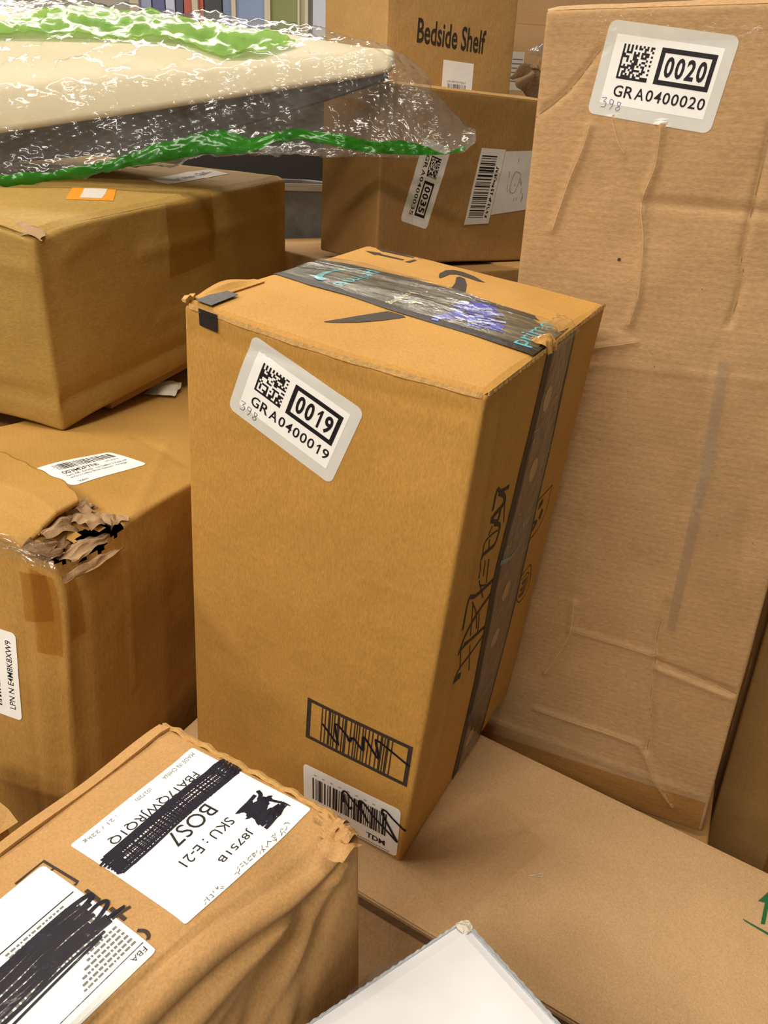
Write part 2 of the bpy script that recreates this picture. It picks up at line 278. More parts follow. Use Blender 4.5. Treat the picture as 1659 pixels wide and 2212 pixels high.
def worn(name, dark, light, stretch, scale=60.0, rough=0.4):
    """scuffed printed tape: dark film rubbed pale in streaks"""
    m, nt, p, out = new_mat(name)
    L = nt.links.new
    tc = nd(nt, 'ShaderNodeTexCoord'); mp = nd(nt, 'ShaderNodeMapping'); mp.inputs['Scale'].default_value = stretch
    L(tc.outputs['Object'], mp.inputs['Vector'])
    no = nd(nt, 'ShaderNodeTexNoise'); no.inputs['Scale'].default_value = scale; no.inputs['Detail'].default_value = 6; no.inputs['Roughness'].default_value = 0.65; no.inputs['Distortion'].default_value = 0.5
    L(mp.outputs['Vector'], no.inputs['Vector'])
    r = nd(nt, 'ShaderNodeMapRange'); r.inputs['From Min'].default_value = 0.38; r.inputs['From Max'].default_value = 0.66
    L(no.outputs['Fac'], r.inputs['Value'])
    mx = nd(nt, 'ShaderNodeMix', data_type='RGBA'); mx.inputs['A'].default_value = dark; mx.inputs['B'].default_value = light
    L(r.outputs['Result'], mx.inputs['Factor']); L(mx.outputs['Result'], p.inputs['Base Color'])
    p.inputs['Roughness'].default_value = rough; p.inputs['Specular IOR Level'].default_value = 0.3
    b = nd(nt, 'ShaderNodeBump'); b.inputs['Strength'].default_value = 0.4; b.inputs['Distance'].default_value = 0.001
    L(no.outputs['Fac'], b.inputs['Height']); L(b.outputs['Normal'], p.inputs['Normal'])
    return m

def film(name, tint, gloss=0.10, rough=0.10, haze=0.0, haze_col=(0.8, 0.8, 0.78, 1), bump=0.4, bscale=45.0, bdist=0.004, stretch=(1, 1, 1), crinkle=0.0):
    """thin see-through sheet: transparent body, glossy skin, optional milky haze"""
    m, nt, p, out = new_mat(name)
    nt.nodes.remove(p)
    L = nt.links.new
    tr = nd(nt, 'ShaderNodeBsdfTransparent'); tr.inputs['Color'].default_value = tint
    gl = nd(nt, 'ShaderNodeBsdfGlossy'); gl.inputs['Roughness'].default_value = rough
    tc = nd(nt, 'ShaderNodeTexCoord'); mp = nd(nt, 'ShaderNodeMapping'); mp.inputs['Scale'].default_value = stretch
    L(tc.outputs['Object'], mp.inputs['Vector'])
    no = nd(nt, 'ShaderNodeTexNoise'); no.inputs['Scale'].default_value = bscale; no.inputs['Detail'].default_value = 5; no.inputs['Distortion'].default_value = 0.8
    L(mp.outputs['Vector'], no.inputs['Vector'])
    b = nd(nt, 'ShaderNodeBump'); b.inputs['Strength'].default_value = bump; b.inputs['Distance'].default_value = bdist
    L(no.outputs['Fac'], b.inputs['Height'])
    if crinkle:
        vo = nd(nt, 'ShaderNodeTexVoronoi', feature='DISTANCE_TO_EDGE'); vo.inputs['Scale'].default_value = bscale * 0.45
        L(mp.outputs['Vector'], vo.inputs['Vector'])
        b0 = nd(nt, 'ShaderNodeBump'); b0.inputs['Strength'].default_value = crinkle; b0.inputs['Distance'].default_value = bdist
        L(vo.outputs['Distance'], b0.inputs['Height']); L(b0.outputs['Normal'], b.inputs['Normal'])
    L(b.outputs['Normal'], gl.inputs['Normal'])
    lw = nd(nt, 'ShaderNodeLayerWeight'); lw.inputs['Blend'].default_value = 0.5
    L(b.outputs['Normal'], lw.inputs['Normal'])
    fr = nd(nt, 'ShaderNodeMath', operation='POWER'); fr.inputs[1].default_value = 6.0
    L(lw.outputs['Facing'], fr.inputs[0])
    ad = nd(nt, 'ShaderNodeMath', operation='ADD', use_clamp=True); ad.inputs[1].default_value = gloss
    L(fr.outputs[0], ad.inputs[0])
    mx = nd(nt, 'ShaderNodeMixShader')
    L(ad.outputs[0], mx.inputs[0]); L(gl.outputs[0], mx.inputs[2])
    if haze:
        df = nd(nt, 'ShaderNodeBsdfDiffuse'); df.inputs['Color'].default_value = haze_col
        tl = nd(nt, 'ShaderNodeBsdfTranslucent'); tl.inputs['Color'].default_value = haze_col
        dm = nd(nt, 'ShaderNodeMixShader'); dm.inputs[0].default_value = 0.4
        L(df.outputs[0], dm.inputs[1]); L(tl.outputs[0], dm.inputs[2])
        hm = nd(nt, 'ShaderNodeMixShader')
        rr = nd(nt, 'ShaderNodeMapRange'); rr.inputs['From Min'].default_value = 0.3; rr.inputs['From Max'].default_value = 0.7
        rr.inputs['To Min'].default_value = haze * 0.6; rr.inputs['To Max'].default_value = haze * 1.4
        L(no.outputs['Fac'], rr.inputs['Value']); L(rr.outputs['Result'], hm.inputs[0])
        L(tr.outputs[0], hm.inputs[1]); L(dm.outputs[0], hm.inputs[2])
        L(hm.outputs[0], mx.inputs[1])
    else:
        L(tr.outputs[0], mx.inputs[1])
    L(mx.outputs[0], out.inputs['Surface'])
    return m

def tag(o, label=None, cat=None, group=None, kind=None):
    if label: o['label'] = label
    if cat: o['category'] = cat
    if group: o['group'] = group
    if kind: o['kind'] = kind
    return o

def mesh(name, verts, faces, mat, parent=None, smooth=False):
    me = bpy.data.meshes.new(name)
    me.from_pydata(np.asarray(verts, float).tolist(), [], [list(map(int, f)) for f in faces])
    me.materials.append(mat)
    if smooth:
        me.polygons.foreach_set('use_smooth', [True] * len(me.polygons))
    me.update()
    o = bpy.data.objects.new(name, me); COL.objects.link(o)
    if parent is not None: o.parent = parent
    return o

class MB:
    """collects pieces of one mesh"""
    def __init__(s): s.v = []; s.f = []; s.n = 0
    def add(s, v, f):
        v = np.asarray(v, float).reshape(-1, 3)
        s.v.append(v); s.f += [[i + s.n for i in q] for q in f]; s.n += len(v)
    def build(s, name, mat, parent=None, smooth=False):
        return mesh(name, np.concatenate(s.v), s.f, mat, parent, smooth)
    def box(s, c, d, R=None):
        c = np.array(c, float); d = np.array(d, float) / 2
        v = np.array([(x, y, z) for z in (-1, 1) for y in (-1, 1) for x in (-1, 1)], float) * d
        if R is not None: v = v @ np.array(R).T
        s.add(v + c, [(0, 2, 3, 1), (4, 5, 7, 6), (0, 1, 5, 4), (2, 6, 7, 3), (0, 4, 6, 2), (1, 3, 7, 5)])

def grid_faces(nx, ny, off=0):
    f = []
    for j in range(ny - 1):
        for i in range(nx - 1):
            a = off + j * nx + i
            f.append((a, a + 1, a + nx + 1, a + nx))
    return f

def smooth_line(P, n=8):
    P = np.asarray(P, float)
    if len(P) < 3:
        t = np.linspace(0, 1, n + 1)[:, None]
        return P[0] * (1 - t) + P[-1] * t
    Q = np.vstack([2 * P[0] - P[1], P, 2 * P[-1] - P[-2]]); o = []
    for i in range(1, len(Q) - 2):
        for t in np.linspace(0, 1, n, endpoint=False):
            a, b, c, d = Q[i - 1:i + 3]
            o.append(.5 * ((2 * b) + (c - a) * t + (2 * a - 5 * b + 4 * c - d) * t * t + (3 * b - a - 3 * c + d) * t ** 3))
    o.append(P[-1])
    return np.array(o)

def ss(x): 
    x = np.clip(x, 0, 1); return x * x * (3 - 2 * x)

def wob(X, Y, seed, k=3, f0=8.0):
    """smooth pseudo noise, about -1..1"""
    r = np.random.RandomState(seed); o = 0 * X
    for i in range(k):
        for _ in range(3):
            a = r.rand() * 6.28; f = f0 * (1.9 ** i) * (0.7 + .6 * r.rand())
            o = o + np.sin((X * math.cos(a) + Y * math.sin(a)) * f * 6.28 + r.rand() * 6.28) * 0.45 / (1.6 ** i)
    return o * 0.6

def seg_dist(S, T, pts):
    d = np.full(S.shape, 1e9)
    for (ax, ay), (bx, by) in zip(pts[:-1], pts[1:]):
        ux, uy = bx - ax, by - ay; l2 = ux * ux + uy * uy + 1e-12
        t = np.clip(((S - ax) * ux + (T - ay) * uy) / l2, 0, 1)
        d = np.minimum(d, np.hypot(S - ax - t * ux, T - ay - t * uy))
    return d

NORM = {'front': (0, -1, 0), 'back': (0, 1, 0), 'left': (-1, 0, 0), 'right': (1, 0, 0), 'top': (0, 0, 1), 'bottom': (0, 0, -1)}

class Carton:
    """a closed cardboard box; surface points are addressed as (face, s, t) in metres"""
    def __init__(s, name, label, mat, loc, quat, dims, res=0.006, r=0.004, creases=None, deform=None, bulge=0.0, cat='box', group=None, noise=0.0006, seed=1, lid=0.0, hole=None, body='body'):
        s.loc = loc; s.L, s.D, s.H = dims; s.r = r; s.creases = creases or {}; s.deform = deform; s.bulge = bulge; s.noise = noise; s.seed = seed
        s.root = bpy.data.objects.new(name, None); COL.objects.link(s.root)
        s.root.empty_display_size = 0.05
        s.root.location = loc; s.root.rotation_mode = 'QUATERNION'; s.root.rotation_quaternion = quat
        tag(s.root, label, cat, group)
        s.lid = lid; s.mat = mat; s.hole = hole
        s.body(res, body)
    def dims(s, face):
        return {'front': (s.L, s.H), 'back': (s.L, s.H), 'left': (s.D, s.H), 'right': (s.D, s.H), 'top': (s.L, s.D), 'bottom': (s.L, s.D)}[face]
    def flat(s, face, S, T):
        L, D, H = s.L, s.D, s.H; z = 0 * S
        if face == 'front': return np.stack([S - L / 2, z - D / 2, T], -1)
        if face == 'back': return np.stack([L / 2 - S, z + D / 2, T], -1)
        if face == 'right': return np.stack([z + L / 2, S - D / 2, T], -1)
        if face == 'left': return np.stack([z - L / 2, D / 2 - S, T], -1)
        if face == 'top': return np.stack([S - L / 2, T - D / 2, z + H], -1)
        return np.stack([S - L / 2, D / 2 - T, z], -1)
    def disp(s, face, S, T):
        W, Hh = s.dims(face)
        e = np.minimum(np.minimum(S, W - S), np.minimum(T, Hh - T))
        d = s.noise * wob(S, T, s.seed * 7 + len(face), 3, 4.0)
        d = d + s.bulge * np.sin(np.clip(S / W, 0, 1) * math.pi) * np.sin(np.clip(T / Hh, 0, 1) * math.pi)
        for pts, amp, w in s.creases.get(face, ()):
            q = seg_dist(S, T, pts); d = d + amp * np.exp(-(q / w) ** 2) 
        return d * ss(e / 0.010)
    def pt(s, face, S, T, h=0.0, extra=None):
        S = np.asarray(S, float); T = np.asarray(T, float)
        p = s.flat(face, S, T)
        r = s.r
        lo = np.array([-s.L / 2 + r, -s.D / 2 + r, r]); hi = np.array([s.L / 2 - r, s.D / 2 - r, s.H - r])
        c = np.clip(p, lo, hi); d = p - c; n = d / np.maximum(np.linalg.norm(d, axis=-1, keepdims=True), 1e-9)
        dd = s.disp(face, S, T) + h
        if extra is not None: dd = dd + extra
        P = c + n * (r + dd[..., None])
        if s.deform: P = s.deform(s, P)
        return P
    def axis(s, L, res, r):
        n = max(3, int(round((L - 2 * r) / res)))
        return np.concatenate([[0, r * .3, r * .65], np.linspace(r, L - r, n + 1), [L - r * .65, L - r * .3, L]])
    def body(s, res, name):
        Hs = s.H; s.H = Hs - s.lid
        X, Y, Z = s.axis(s.L, res, s.r), s.axis(s.D, res, s.r), s.axis(s.H, res, s.r)
        V = []; K = []; F = []; off = 0
        for face in NORM:
            a = X if face in ('front', 'back', 'top', 'bottom') else Y
            b = Y if face in ('top', 'bottom') else Z
            S, T = np.meshgrid(a, b)
            p = s.flat(face, S, T).reshape(-1, 3)
            V.append(s.pt(face, S, T).reshape(-1, 3)); K.append(p)
            fs = np.array(grid_faces(len(a), len(b), off))
            if s.hole:
                cs = p[fs - off].mean(1); fs = fs[~s.hole(s, face, cs)]
            F.append(fs); off += len(p)
        V = np.concatenate(V); K = np.round(np.concatenate(K), 5); F = np.concatenate(F)
        _, idx, inv = np.unique(K, axis=0, return_index=True, return_inverse=True)
        inv = np.asarray(inv).reshape(-1)
        me = mesh(name, V[idx], inv[F], s.mat, s.root, True)
        s.H = Hs
        return me
    # --- sheets lying on a face
    def plate(s, name, face, s0, s1, t0, t1, mat, h0=0.0, thick=0.003, res=0.008, lift=None, shape=None, parent=None, fold=None):
        """a board or sheet of real thickness; shape(a,b)->(s,t) bends the outline"""
        nx = max(2, int((s1 - s0) / res) + 1); ny = max(2, int((t1 - t0) / res) + 1)
        A, B = np.meshgrid(np.linspace(s0, s1, nx), np.linspace(t0, t1, ny))
        S, T = shape(A, B) if shape else (A, B)
        lf = lift(S, T) if lift else 0 * S
        if fold:
            for side in fold:
                q = {'t0': B - t0, 't1': t1 - B, 's0': A - s0, 's1': s1 - A}[side]
                x = np.clip(1 - q / 0.006, 0, 1); lf = lf - 0.0035 * (1 - np.sqrt(np.clip(1 - x * x, 0, 1)))
        up = s.pt(face, S, T, h0 + thick, lf).reshape(-1, 3); dn = s.pt(face, S, T, h0, lf).reshape(-1, 3)
        n = nx * ny
        if thick < 0.00025:
            return mesh(name, up, grid_faces(nx, ny), mat, parent or s.root, True)
        f = grid_faces(nx, ny) + [q[::-1] for q in grid_faces(nx, ny, n)]
        ring = list(range(nx)) + [j * nx + nx - 1 for j in range(1, ny)] + [(ny - 1) * nx + i for i in range(nx - 2, -1, -1)] + [j * nx for j in range(ny - 2, 0, -1)]
        for a, b in zip(ring, ring[1:] + ring[:1]):
            f.append((b, a, a + n, b + n))
        return mesh(name, np.vstack([up, dn]), f, mat, parent or s.root, False)

class Place:
    """local label millimetres -> face coordinates"""
    def __init__(s, box, face, c, ang=0.0, sx=1.0, sy=1.0, ex=None, ey=None):
        a = math.radians(ang); s.box = box; s.face = face; s.c = np.array(c, float)
        s.ex = np.array(ex if ex is not None else (math.cos(a) * sx / 1000, math.sin(a) * sx / 1000), float)
        s.ey = np.array(ey if ey is not None else (-math.sin(a) * sy / 1000, math.cos(a) * sy / 1000), float)
    def st(s, P):
        P = np.asarray(P, float)
        return s.c + P[..., 0:1] * s.ex + P[..., 1:2] * s.ey
    def pt(s, P, h):
        q = s.st(P); return s.box.pt(s.face, q[..., 0], q[..., 1], h)

def raw(box, face):
    return Place(box, face, (0, 0), ex=(1, 0), ey=(0, 1))

def paper(pl, name, w, h, rc, mat, h0=0.0, thick=0.0003, parent=None, step=6.0, skew=0.0, curl=None):
    """a sticker with rounded corners (label units)"""
    ys = np.concatenate([[-h / 2 + rc * (1 - math.cos(a)) for a in np.linspace(0, math.pi / 2, 5)], np.linspace(-h / 2 + rc, h / 2 - rc, max(2, int((h - 2 * rc) / step) + 1))[1:-1], [h / 2 - rc * (1 - math.cos(a)) for a in np.linspace(math.pi / 2, 0, 5)]])
    n = max(4, int(w / step) + 1)
    rows = []
    for y in ys:
        q = max(0.0, abs(y) - (h / 2 - rc)); ext = w / 2 - rc + math.sqrt(max(0, rc * rc - q * q))
        x = np.linspace(-ext, ext, n); rows.append(np.stack([x + skew * y, 0 * x + y], -1))
    P = np.array(rows)
    up = pl.pt(P, h0 + thick); dn = pl.pt(P, h0 + 0.00002)
    if curl is not None:
        up = up + curl(P); dn = dn + curl(P)
    ny = len(ys); N = n * ny
    f = grid_faces(n, ny)
    if thick < 0.00011:
        return mesh(name, up.reshape(-1, 3), f, mat, parent or pl.box.root, True)
    ring = list(range(n)) + [j * n + n - 1 for j in range(1, ny)] + [(ny - 1) * n + i for i in range(n - 2, -1, -1)] + [j * n for j in range(ny - 2, 0, -1)]
    for a, b in zip(ring, ring[1:] + ring[:1]): f.append((b, a, a + N, b + N))
    return mesh(name, np.vstack([up.reshape(-1, 3), dn.reshape(-1, 3)]), f, mat, parent or pl.box.root)

_tcache = {}
def text_geo(body, bold=0.0, sp=1.0):
    k = (body, bold, sp)
    if k not in _tcache:
        cu = bpy.data.curves.new('text', 'FONT'); cu.body = body; cu.offset = bold; cu.resolution_u = 3; cu.space_character = sp
        ob = bpy.data.objects.new('text', cu); COL.objects.link(ob)
        dg = bpy.context.evaluated_depsgraph_get()
        me = ob.evaluated_get(dg).to_mesh()
        v = np.array([tuple(x.co) for x in me.vertices])[:, :2]; f = [tuple(p.vertices) for p in me.polygons]
        ob.evaluated_get(dg).to_mesh_clear()
        bpy.data.objects.remove(ob); bpy.data.curves.remove(cu)
        _tcache[k] = (v, f)
    return _tcache[k]

class Ink:
    """printing or pen marks on a face, gathered into one part"""
    def __init__(s, pl, h): s.pl = pl; s.h = h; s.m = MB()
    def text(s, body, x0, y0, w, h, ang=0.0, bold=0.0, sp=1.0, flip=False):
        """x0,y0 lower left; w,h extent in label units"""
        v, f = text_geo(body, bold, sp)
        lo, hi = v.min(0), v.max(0)
        q = (v - lo) / (hi - lo) * np.array([w, h])
        a = math.radians(ang); q = np.stack([q[:, 0] * math.cos(a) - q[:, 1] * math.sin(a), q[:, 0] * math.sin(a) + q[:, 1] * math.cos(a)], -1) + [x0, y0]
        s.m.add(s.pl.pt(q, s.h), f); return s
    def cells(s, body, x0, y0, w, h, bold=0.0):
        """sans lettering set character by character, the figure one with its flag"""
        wt = [1.0 if c.isdigit() else 1.3 for c in body]; u = w / sum(wt); x = x0
        for c, q in zip(body, wt):
            g = u * q; a = x + g * .09; e = g * .82
            if c == '1':
                t = (.17 + bold * 2) * u; m = x + g * .60
                s.poly([(m - t / 2, y0), (m + t / 2, y0), (m + t / 2, y0 + h), (m - t * .25, y0 + h), (m - u * .34, y0 + h * .74), (m - u * .34, y0 + h * .60), (m - t / 2, y0 + h * .76)])
            else:
                s.text(c, a, y0, e, h, bold=bold)
            x += g
        return s
    def poly(s, P, h=0.0):
        P = np.asarray(P, float)
        from mathutils.geometry import tessellate_polygon
        tri = tessellate_polygon([[Vector((p[0], p[1], 0)) for p in P]])
        s.m.add(s.pl.pt(P, s.h + h), [tuple(t) for t in tri]); return s
    def rect(s, x0, y0, x1, y1, nx=1, ny=1):
        A, B = np.meshgrid(np.linspace(x0, x1, nx + 1), np.linspace(y0, y1, ny + 1))
        s.m.add(s.pl.pt(np.stack([A, B], -1), s.h), grid_faces(nx + 1, ny + 1)); return s
    def quad(s, Q, nx=4, ny=4):
        Q = np.asarray(Q, float); a, b = np.meshgrid(np.linspace(0, 1, nx + 1), np.linspace(0, 1, ny + 1)); a = a[..., None]; b = b[..., None]
        P = (Q[0] * (1 - a) + Q[1] * a) * (1 - b) + (Q[3] * (1 - a) + Q[2] * a) * b
        s.m.add(s.pl.pt(P, s.h), grid_faces(nx + 1, ny + 1)); return s
    def stroke(s, P, w, taper=(1, 1), n=6, smooth=True, dh=0.0):
        Q = smooth_line(P, n) if smooth else np.asarray(P, float)
        d = np.gradient(Q, axis=0); d /= np.maximum(np.linalg.norm(d, axis=1, keepdims=True), 1e-9)
        nn = np.stack([-d[:, 1], d[:, 0]], -1); t = np.linspace(0, 1, len(Q))[:, None]
        ww = w / 2 * (taper[0] * (1 - t) + taper[1] * t)
        P2 = np.stack([Q - nn * ww, Q + nn * ww], 1)
        s.m.add(s.pl.pt(P2, s.h + dh), grid_faces(2, len(Q))); return s
    def outline(s, Q, w):
        Q = [np.asarray(q, float) for q in Q]
        for a, b in zip(Q, Q[1:] + Q[:1]):
            d = (b - a) / np.linalg.norm(b - a)
            s.stroke([a - d * w / 2, b + d * w / 2], w, n=8)
        return s
    def barcode(s, x0, y0, x1, y1, n, seed, dens=0.5, vert=False):
        r = random.Random(seed); L = (y1 - y0) if vert else (x1 - x0); u = L / n; i = 0
        while i < n:
            k = r.choice((1, 1, 1, 2, 2, 3)); g = r.choice((1, 1, 2, 2, 3)) if dens < .6 else r.choice((1, 1, 2))
            k = min(k, n - i)
            if vert: s.rect(x0, y0 + i * u, x1, y0 + (i + k) * u, 4, 1)
            else: s.rect(x0 + i * u, y0, x0 + (i + k) * u, y1, 1, 4)
            i += k + g
        return s
    def scrawl(s, x0, y0, w, h, n, seed, ang=0.0, lw=0.5):
        """lettering too small or blurred to read: a row of broken upright strokes"""
        r = random.Random(seed); a = math.radians(ang); d = np.array([math.cos(a), math.sin(a)]); u = np.array([-math.sin(a), math.cos(a)]); p = np.array([x0, y0])
        for i in range(n):
            c = p + d * w * (i + .2) / n; e = w / n * .6
            for _ in range(2):
                q = c + d * r.random() * e + u * h * r.random() * .2
                s.stroke([q, q + u * h * r.uniform(.5, .8) + d * e * r.uniform(-.4, .4)], lw, n=1)
            q = c + u * h * r.choice((.1, .5, .9)); s.stroke([q, q + d * e], lw, n=1)
        return s
    def build(s, name, mat, parent=None):
        return s.m.build(name, mat, parent or s.pl.box.root)
    def build_stuff(s, name, mat, parent=None):
        o = s.build(name, mat, parent); o['kind'] = 'stuff'; return o
    def build_each(s, name, mat, parent=None):
        off = 0
        bounds = np.cumsum([0] + [len(v) for v in s.m.v])
        for i, v in enumerate(s.m.v):
            lo, hi = bounds[i], bounds[i + 1]
            mesh(name, v, [[q - lo for q in f] for f in s.m.f if lo <= f[0] < hi], mat, parent or s.pl.box.root)

# ------------------------------------------------------------------ materials
M = {}
M['main'] = cardboard('kraft_orange', srgb(190, 142, 70), 'Z', 0.03, 0.12)
M['tall'] = cardboard('kraft_grey_brown', srgb(184, 147, 103), 'X', 0.07, 0.08)
M['lm'] = cardboard('kraft_yellow_brown', srgb(178, 135, 68), 'Z', 0.04, 0.12)
M['tl'] = cardboard('kraft_olive', srgb(168, 135, 70), 'X', 0.03, 0.10)
M['fba'] = cardboard('kraft_soft', srgb(184, 142, 90), 'Z', 0.05, 0.12)
M['flat'] = cardboard('kraft_pink_brown', srgb(200, 162, 117), 'Z', 0.03, 0.09)
M['b35'] = cardboard('kraft_dark', srgb(154, 116, 66), 'Z', 0.05, 0.10)
M['bed'] = cardboard('kraft_light', srgb(186, 146, 90), 'Z', 0.03, 0.08)
M['back'] = cardboard('kraft_pale', srgb(196, 158, 114), 'Z', 0.03, 0.08)
M['edge'] = plain('raw_board_edge', srgb(196, 156, 98), 0.85, 0.1, 0.6, 300)
M['torn'] = plain('torn_board', srgb(168, 138, 104), 0.9, 0.1, 0.9, 120)
M['torn_dark'] = plain('torn_liner', srgb(128, 100, 72), 0.9, 0.1, 0.9, 120)
M['wear'] = plain('worn_crease', srgb(206, 170, 126), 0.8, 0.2)  # pale tone for painting light along the creases
M['wear_dark'] = plain('dark_crease', srgb(140, 106, 70), 0.8, 0.2)  # dark tone for painting shade into the creases
M['paper'] = plain('label_paper', srgb(250, 249, 247), 0.45, 0.35)
M['paper_grey'] = plain('sticker_grey_border', srgb(216, 214, 208), 0.45, 0.35)
M['paper_dull'] = plain('dull_label_paper', srgb(212, 204, 194), 0.5, 0.3)
M['ink'] = plain('black_ink', srgb(26, 20, 26), 0.5, 0.3)
M['ink_soft'] = plain('grey_ink', srgb(120, 116, 116), 0.6, 0.2)
M['ink_box'] = plain('box_print', srgb(62, 52, 46), 0.6, 0.2)
M['marker'] = plain('marker_ink', srgb(20, 16, 34), 0.55, 0.25)
M['pen'] = plain('ballpoint', srgb(120, 112, 168), 0.5, 0.3)
M['pen_grey'] = plain('pen_grey', srgb(96, 88, 104), 0.5, 0.3)
M['teal'] = plain('teal_print', srgb(86, 184, 200), 0.4, 0.3)
M['teal_dull'] = plain('worn_teal_print', srgb(98, 152, 164), 0.5, 0.3)
M['cream_print'] = plain('cream_print', srgb(206, 196, 150), 0.5, 0.3)
M['coin'] = plain('tan_print', srgb(186, 150, 104), 0.5, 0.3)
M['blue'] = plain('blue_print', srgb(52, 70, 200), 0.3, 0.4)
M['blue_pale'] = plain('pale_blue_print', srgb(170, 178, 232), 0.3, 0.4)
M['green_ink'] = plain('green_ink', srgb(44, 104, 62), 0.6, 0.2)
M['orange'] = plain('orange_label', srgb(240, 150, 40), 0.4, 0.4)
M['black_tape'] = plain('black_tape', srgb(38, 33, 30), 0.45, 0.3, 0.35, 160)
M['worn_tape'] = worn('worn_black_tape', srgb(44, 42, 34), srgb(120, 114, 98), (1.0, 5.0, 1.0), 40)
M['worn_side'] = worn('worn_side_tape', srgb(60, 46, 34), srgb(112, 92, 74), (1.0, 5.0, 1.4), 40)
M['clear_tape'] = film('clear_tape', (0.985, 0.975, 0.95, 1), 0.02, 0.14, 0.02, bump=0.6, bscale=55, bdist=0.003, crinkle=0.35)
M['gloss_tape'] = film('crinkled_clear_tape', (0.97, 0.97, 0.95, 1), 0.04, 0.09, 0.03, (0.75, 0.74, 0.66, 1), bump=0.8, bscale=30, bdist=0.006, stretch=(0.45, 1.3, 1), crinkle=0.5)
M['strip_tape'] = film('milky_tape', (0.97, 0.96, 0.94, 1), 0.05, 0.16, 0.10, (0.78, 0.68, 0.54, 1), bump=0.4, bscale=40, bdist=0.003)
M['brown_tape'] = film('brown_tape', (0.88, 0.79, 0.62, 1), 0.02, 0.22, 0.0, bump=0.4, bscale=40, bdist=0.002)
M['bag'] = film('bag_film', (0.93, 0.93, 0.92, 1), 0.045, 0.11, 0.085, (0.80, 0.80, 0.78, 1), bump=0.6, bscale=9, bdist=0.016, stretch=(1.0, 1.0, 0.5), crinkle=0.55)
M['bag_hem'] = film('bag_hem_film', (0.88, 0.88, 0.86, 1), 0.05, 0.12, 0.16, (0.72, 0.70, 0.66, 1), bump=0.8, bscale=26, bdist=0.008, crinkle=0.4)
M['green_film'] = film('green_film', (0.35, 0.62, 0.20, 1), 0.02, 0.22, 0.70, (0.33, 0.55, 0.15, 1), bump=0.5, bscale=12, bdist=0.008)
M['green_dark'] = film('green_film_dark', (0.05, 0.38, 0.04, 1), 0.03, 0.18, 0.62, (0.045, 0.30, 0.02, 1), bump=0.5, bscale=12, bdist=0.008)
M['cream'] = plain('cream_panel', srgb(226, 214, 184), 0.55, 0.35)
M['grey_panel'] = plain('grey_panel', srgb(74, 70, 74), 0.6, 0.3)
M['white_board'] = plain('white_board', srgb(226, 226, 230), 0.5, 0.35, 0.05, 40)
M['white_edge'] = plain('white_board_edge', srgb(190, 198, 206), 0.6, 0.3, 0.5, 200)
M['bin'] = film('translucent_bin', (0.62, 0.62, 0.62, 1), 0.05, 0.25, 0.35, (0.30, 0.29, 0.28, 1), bump=0.1)
M['bin_rim'] = plain('bin_rim', srgb(150, 142, 132), 0.4, 0.4)
M['crate'] = plain('black_plastic', srgb(38, 34, 32), 0.5, 0.3)
M['film'] = film('stretch_film', (0.80, 0.80, 0.80, 1), 0.08, 0.12, 0.20, (0.55, 0.54, 0.56, 1), bump=0.9, bscale=22, bdist=0.01, crinkle=0.5)
M['foam'] = plain('white_foam', srgb(214, 206, 190), 0.8, 0.2)

# ------------------------------------------------------------------ room shell
def slab(name, c, d, mat, kind='structure', parent=None, R=None):
    b = MB(); b.box(c, d, R); o = b.build(name, mat, parent)
    if kind: o['kind'] = kind
    return o
M['floor'] = plain('concrete_floor', srgb(120, 112, 102), 0.7, 0.3, 0.2, 6)
M['wall'] = plain('wall_paint', srgb(206, 200, 190), 0.8, 0.2)
M['frame_cream'] = plain('cream_mullion', srgb(226, 214, 190), 0.5, 0.3)
slab('floor', (0, 1.0, -0.05), (12, 14, 0.1), M['floor'])
slab('wall_back', (0, 5.35, 1.5), (12, 0.1, 3.0), M['wall'])
slab('ceiling', (0, 1.0, 3.05), (12, 14, 0.1), M['wall'])
slab('wall_left', (-5.05, 1.0, 1.5), (0.1, 14, 3.0), M['wall'])
slab('wall_right', (5.05, 1.0, 1.5), (0.1, 14, 3.0), M['wall'])
win = bpy.data.objects.new('window_1', None); COL.objects.link(win); win.location = (0, 5.25, 0); win['kind'] = 'structure'
def bx(px): return (px - 829.5) / 1700.0 * 5.05
panes = [(318, 338, (150, 158, 205)), (341, 364, (60, 72, 140)), (366, 383, (205, 210, 245)), (386, 399, (44, 48, 88)), (401, 419, (196, 74, 44)), (430, 438, (200, 84, 52)), (441, 473, (46, 46, 56)),
         (476, 494, (128, 148, 190)), (502, 557, (140, 162, 205)), (568, 620, (132, 138, 62)), (624, 634, (180, 172, 120)), (648, 680, (206, 212, 232)), (691, 706, (210, 214, 228)), (715, 790, (190, 196, 214))]
for k, (a, b, c) in enumerate(panes):
    m = plain('pane_%s_%s_%s' % c, srgb(*c), 0.25, 0.5)
    q = MB(); q.box(((bx(a) + bx(b)) / 2, 0, 2.15), (bx(b) - bx(a), 0.02, 1.2)); q.build('pane', m, win)
for a, b in [(300, 317), (419, 430), (494, 502), (557, 568), (620, 624), (634, 640), (680, 691), (706, 715)]:
    q = MB(); q.box(((bx(a) + bx(b)) / 2, -0.02, 2.15), (bx(b) - bx(a), 0.05, 1.3)); q.build('mullion', M['frame_cream'], win)
q = MB(); q.box((bx(545), -0.02, 1.50), (1.6, 0.06, 0.08)); q.build('sill', M['frame_cream'], win)

# ------------------------------------------------------------------ cartons
def P_(k): return POSE[k]

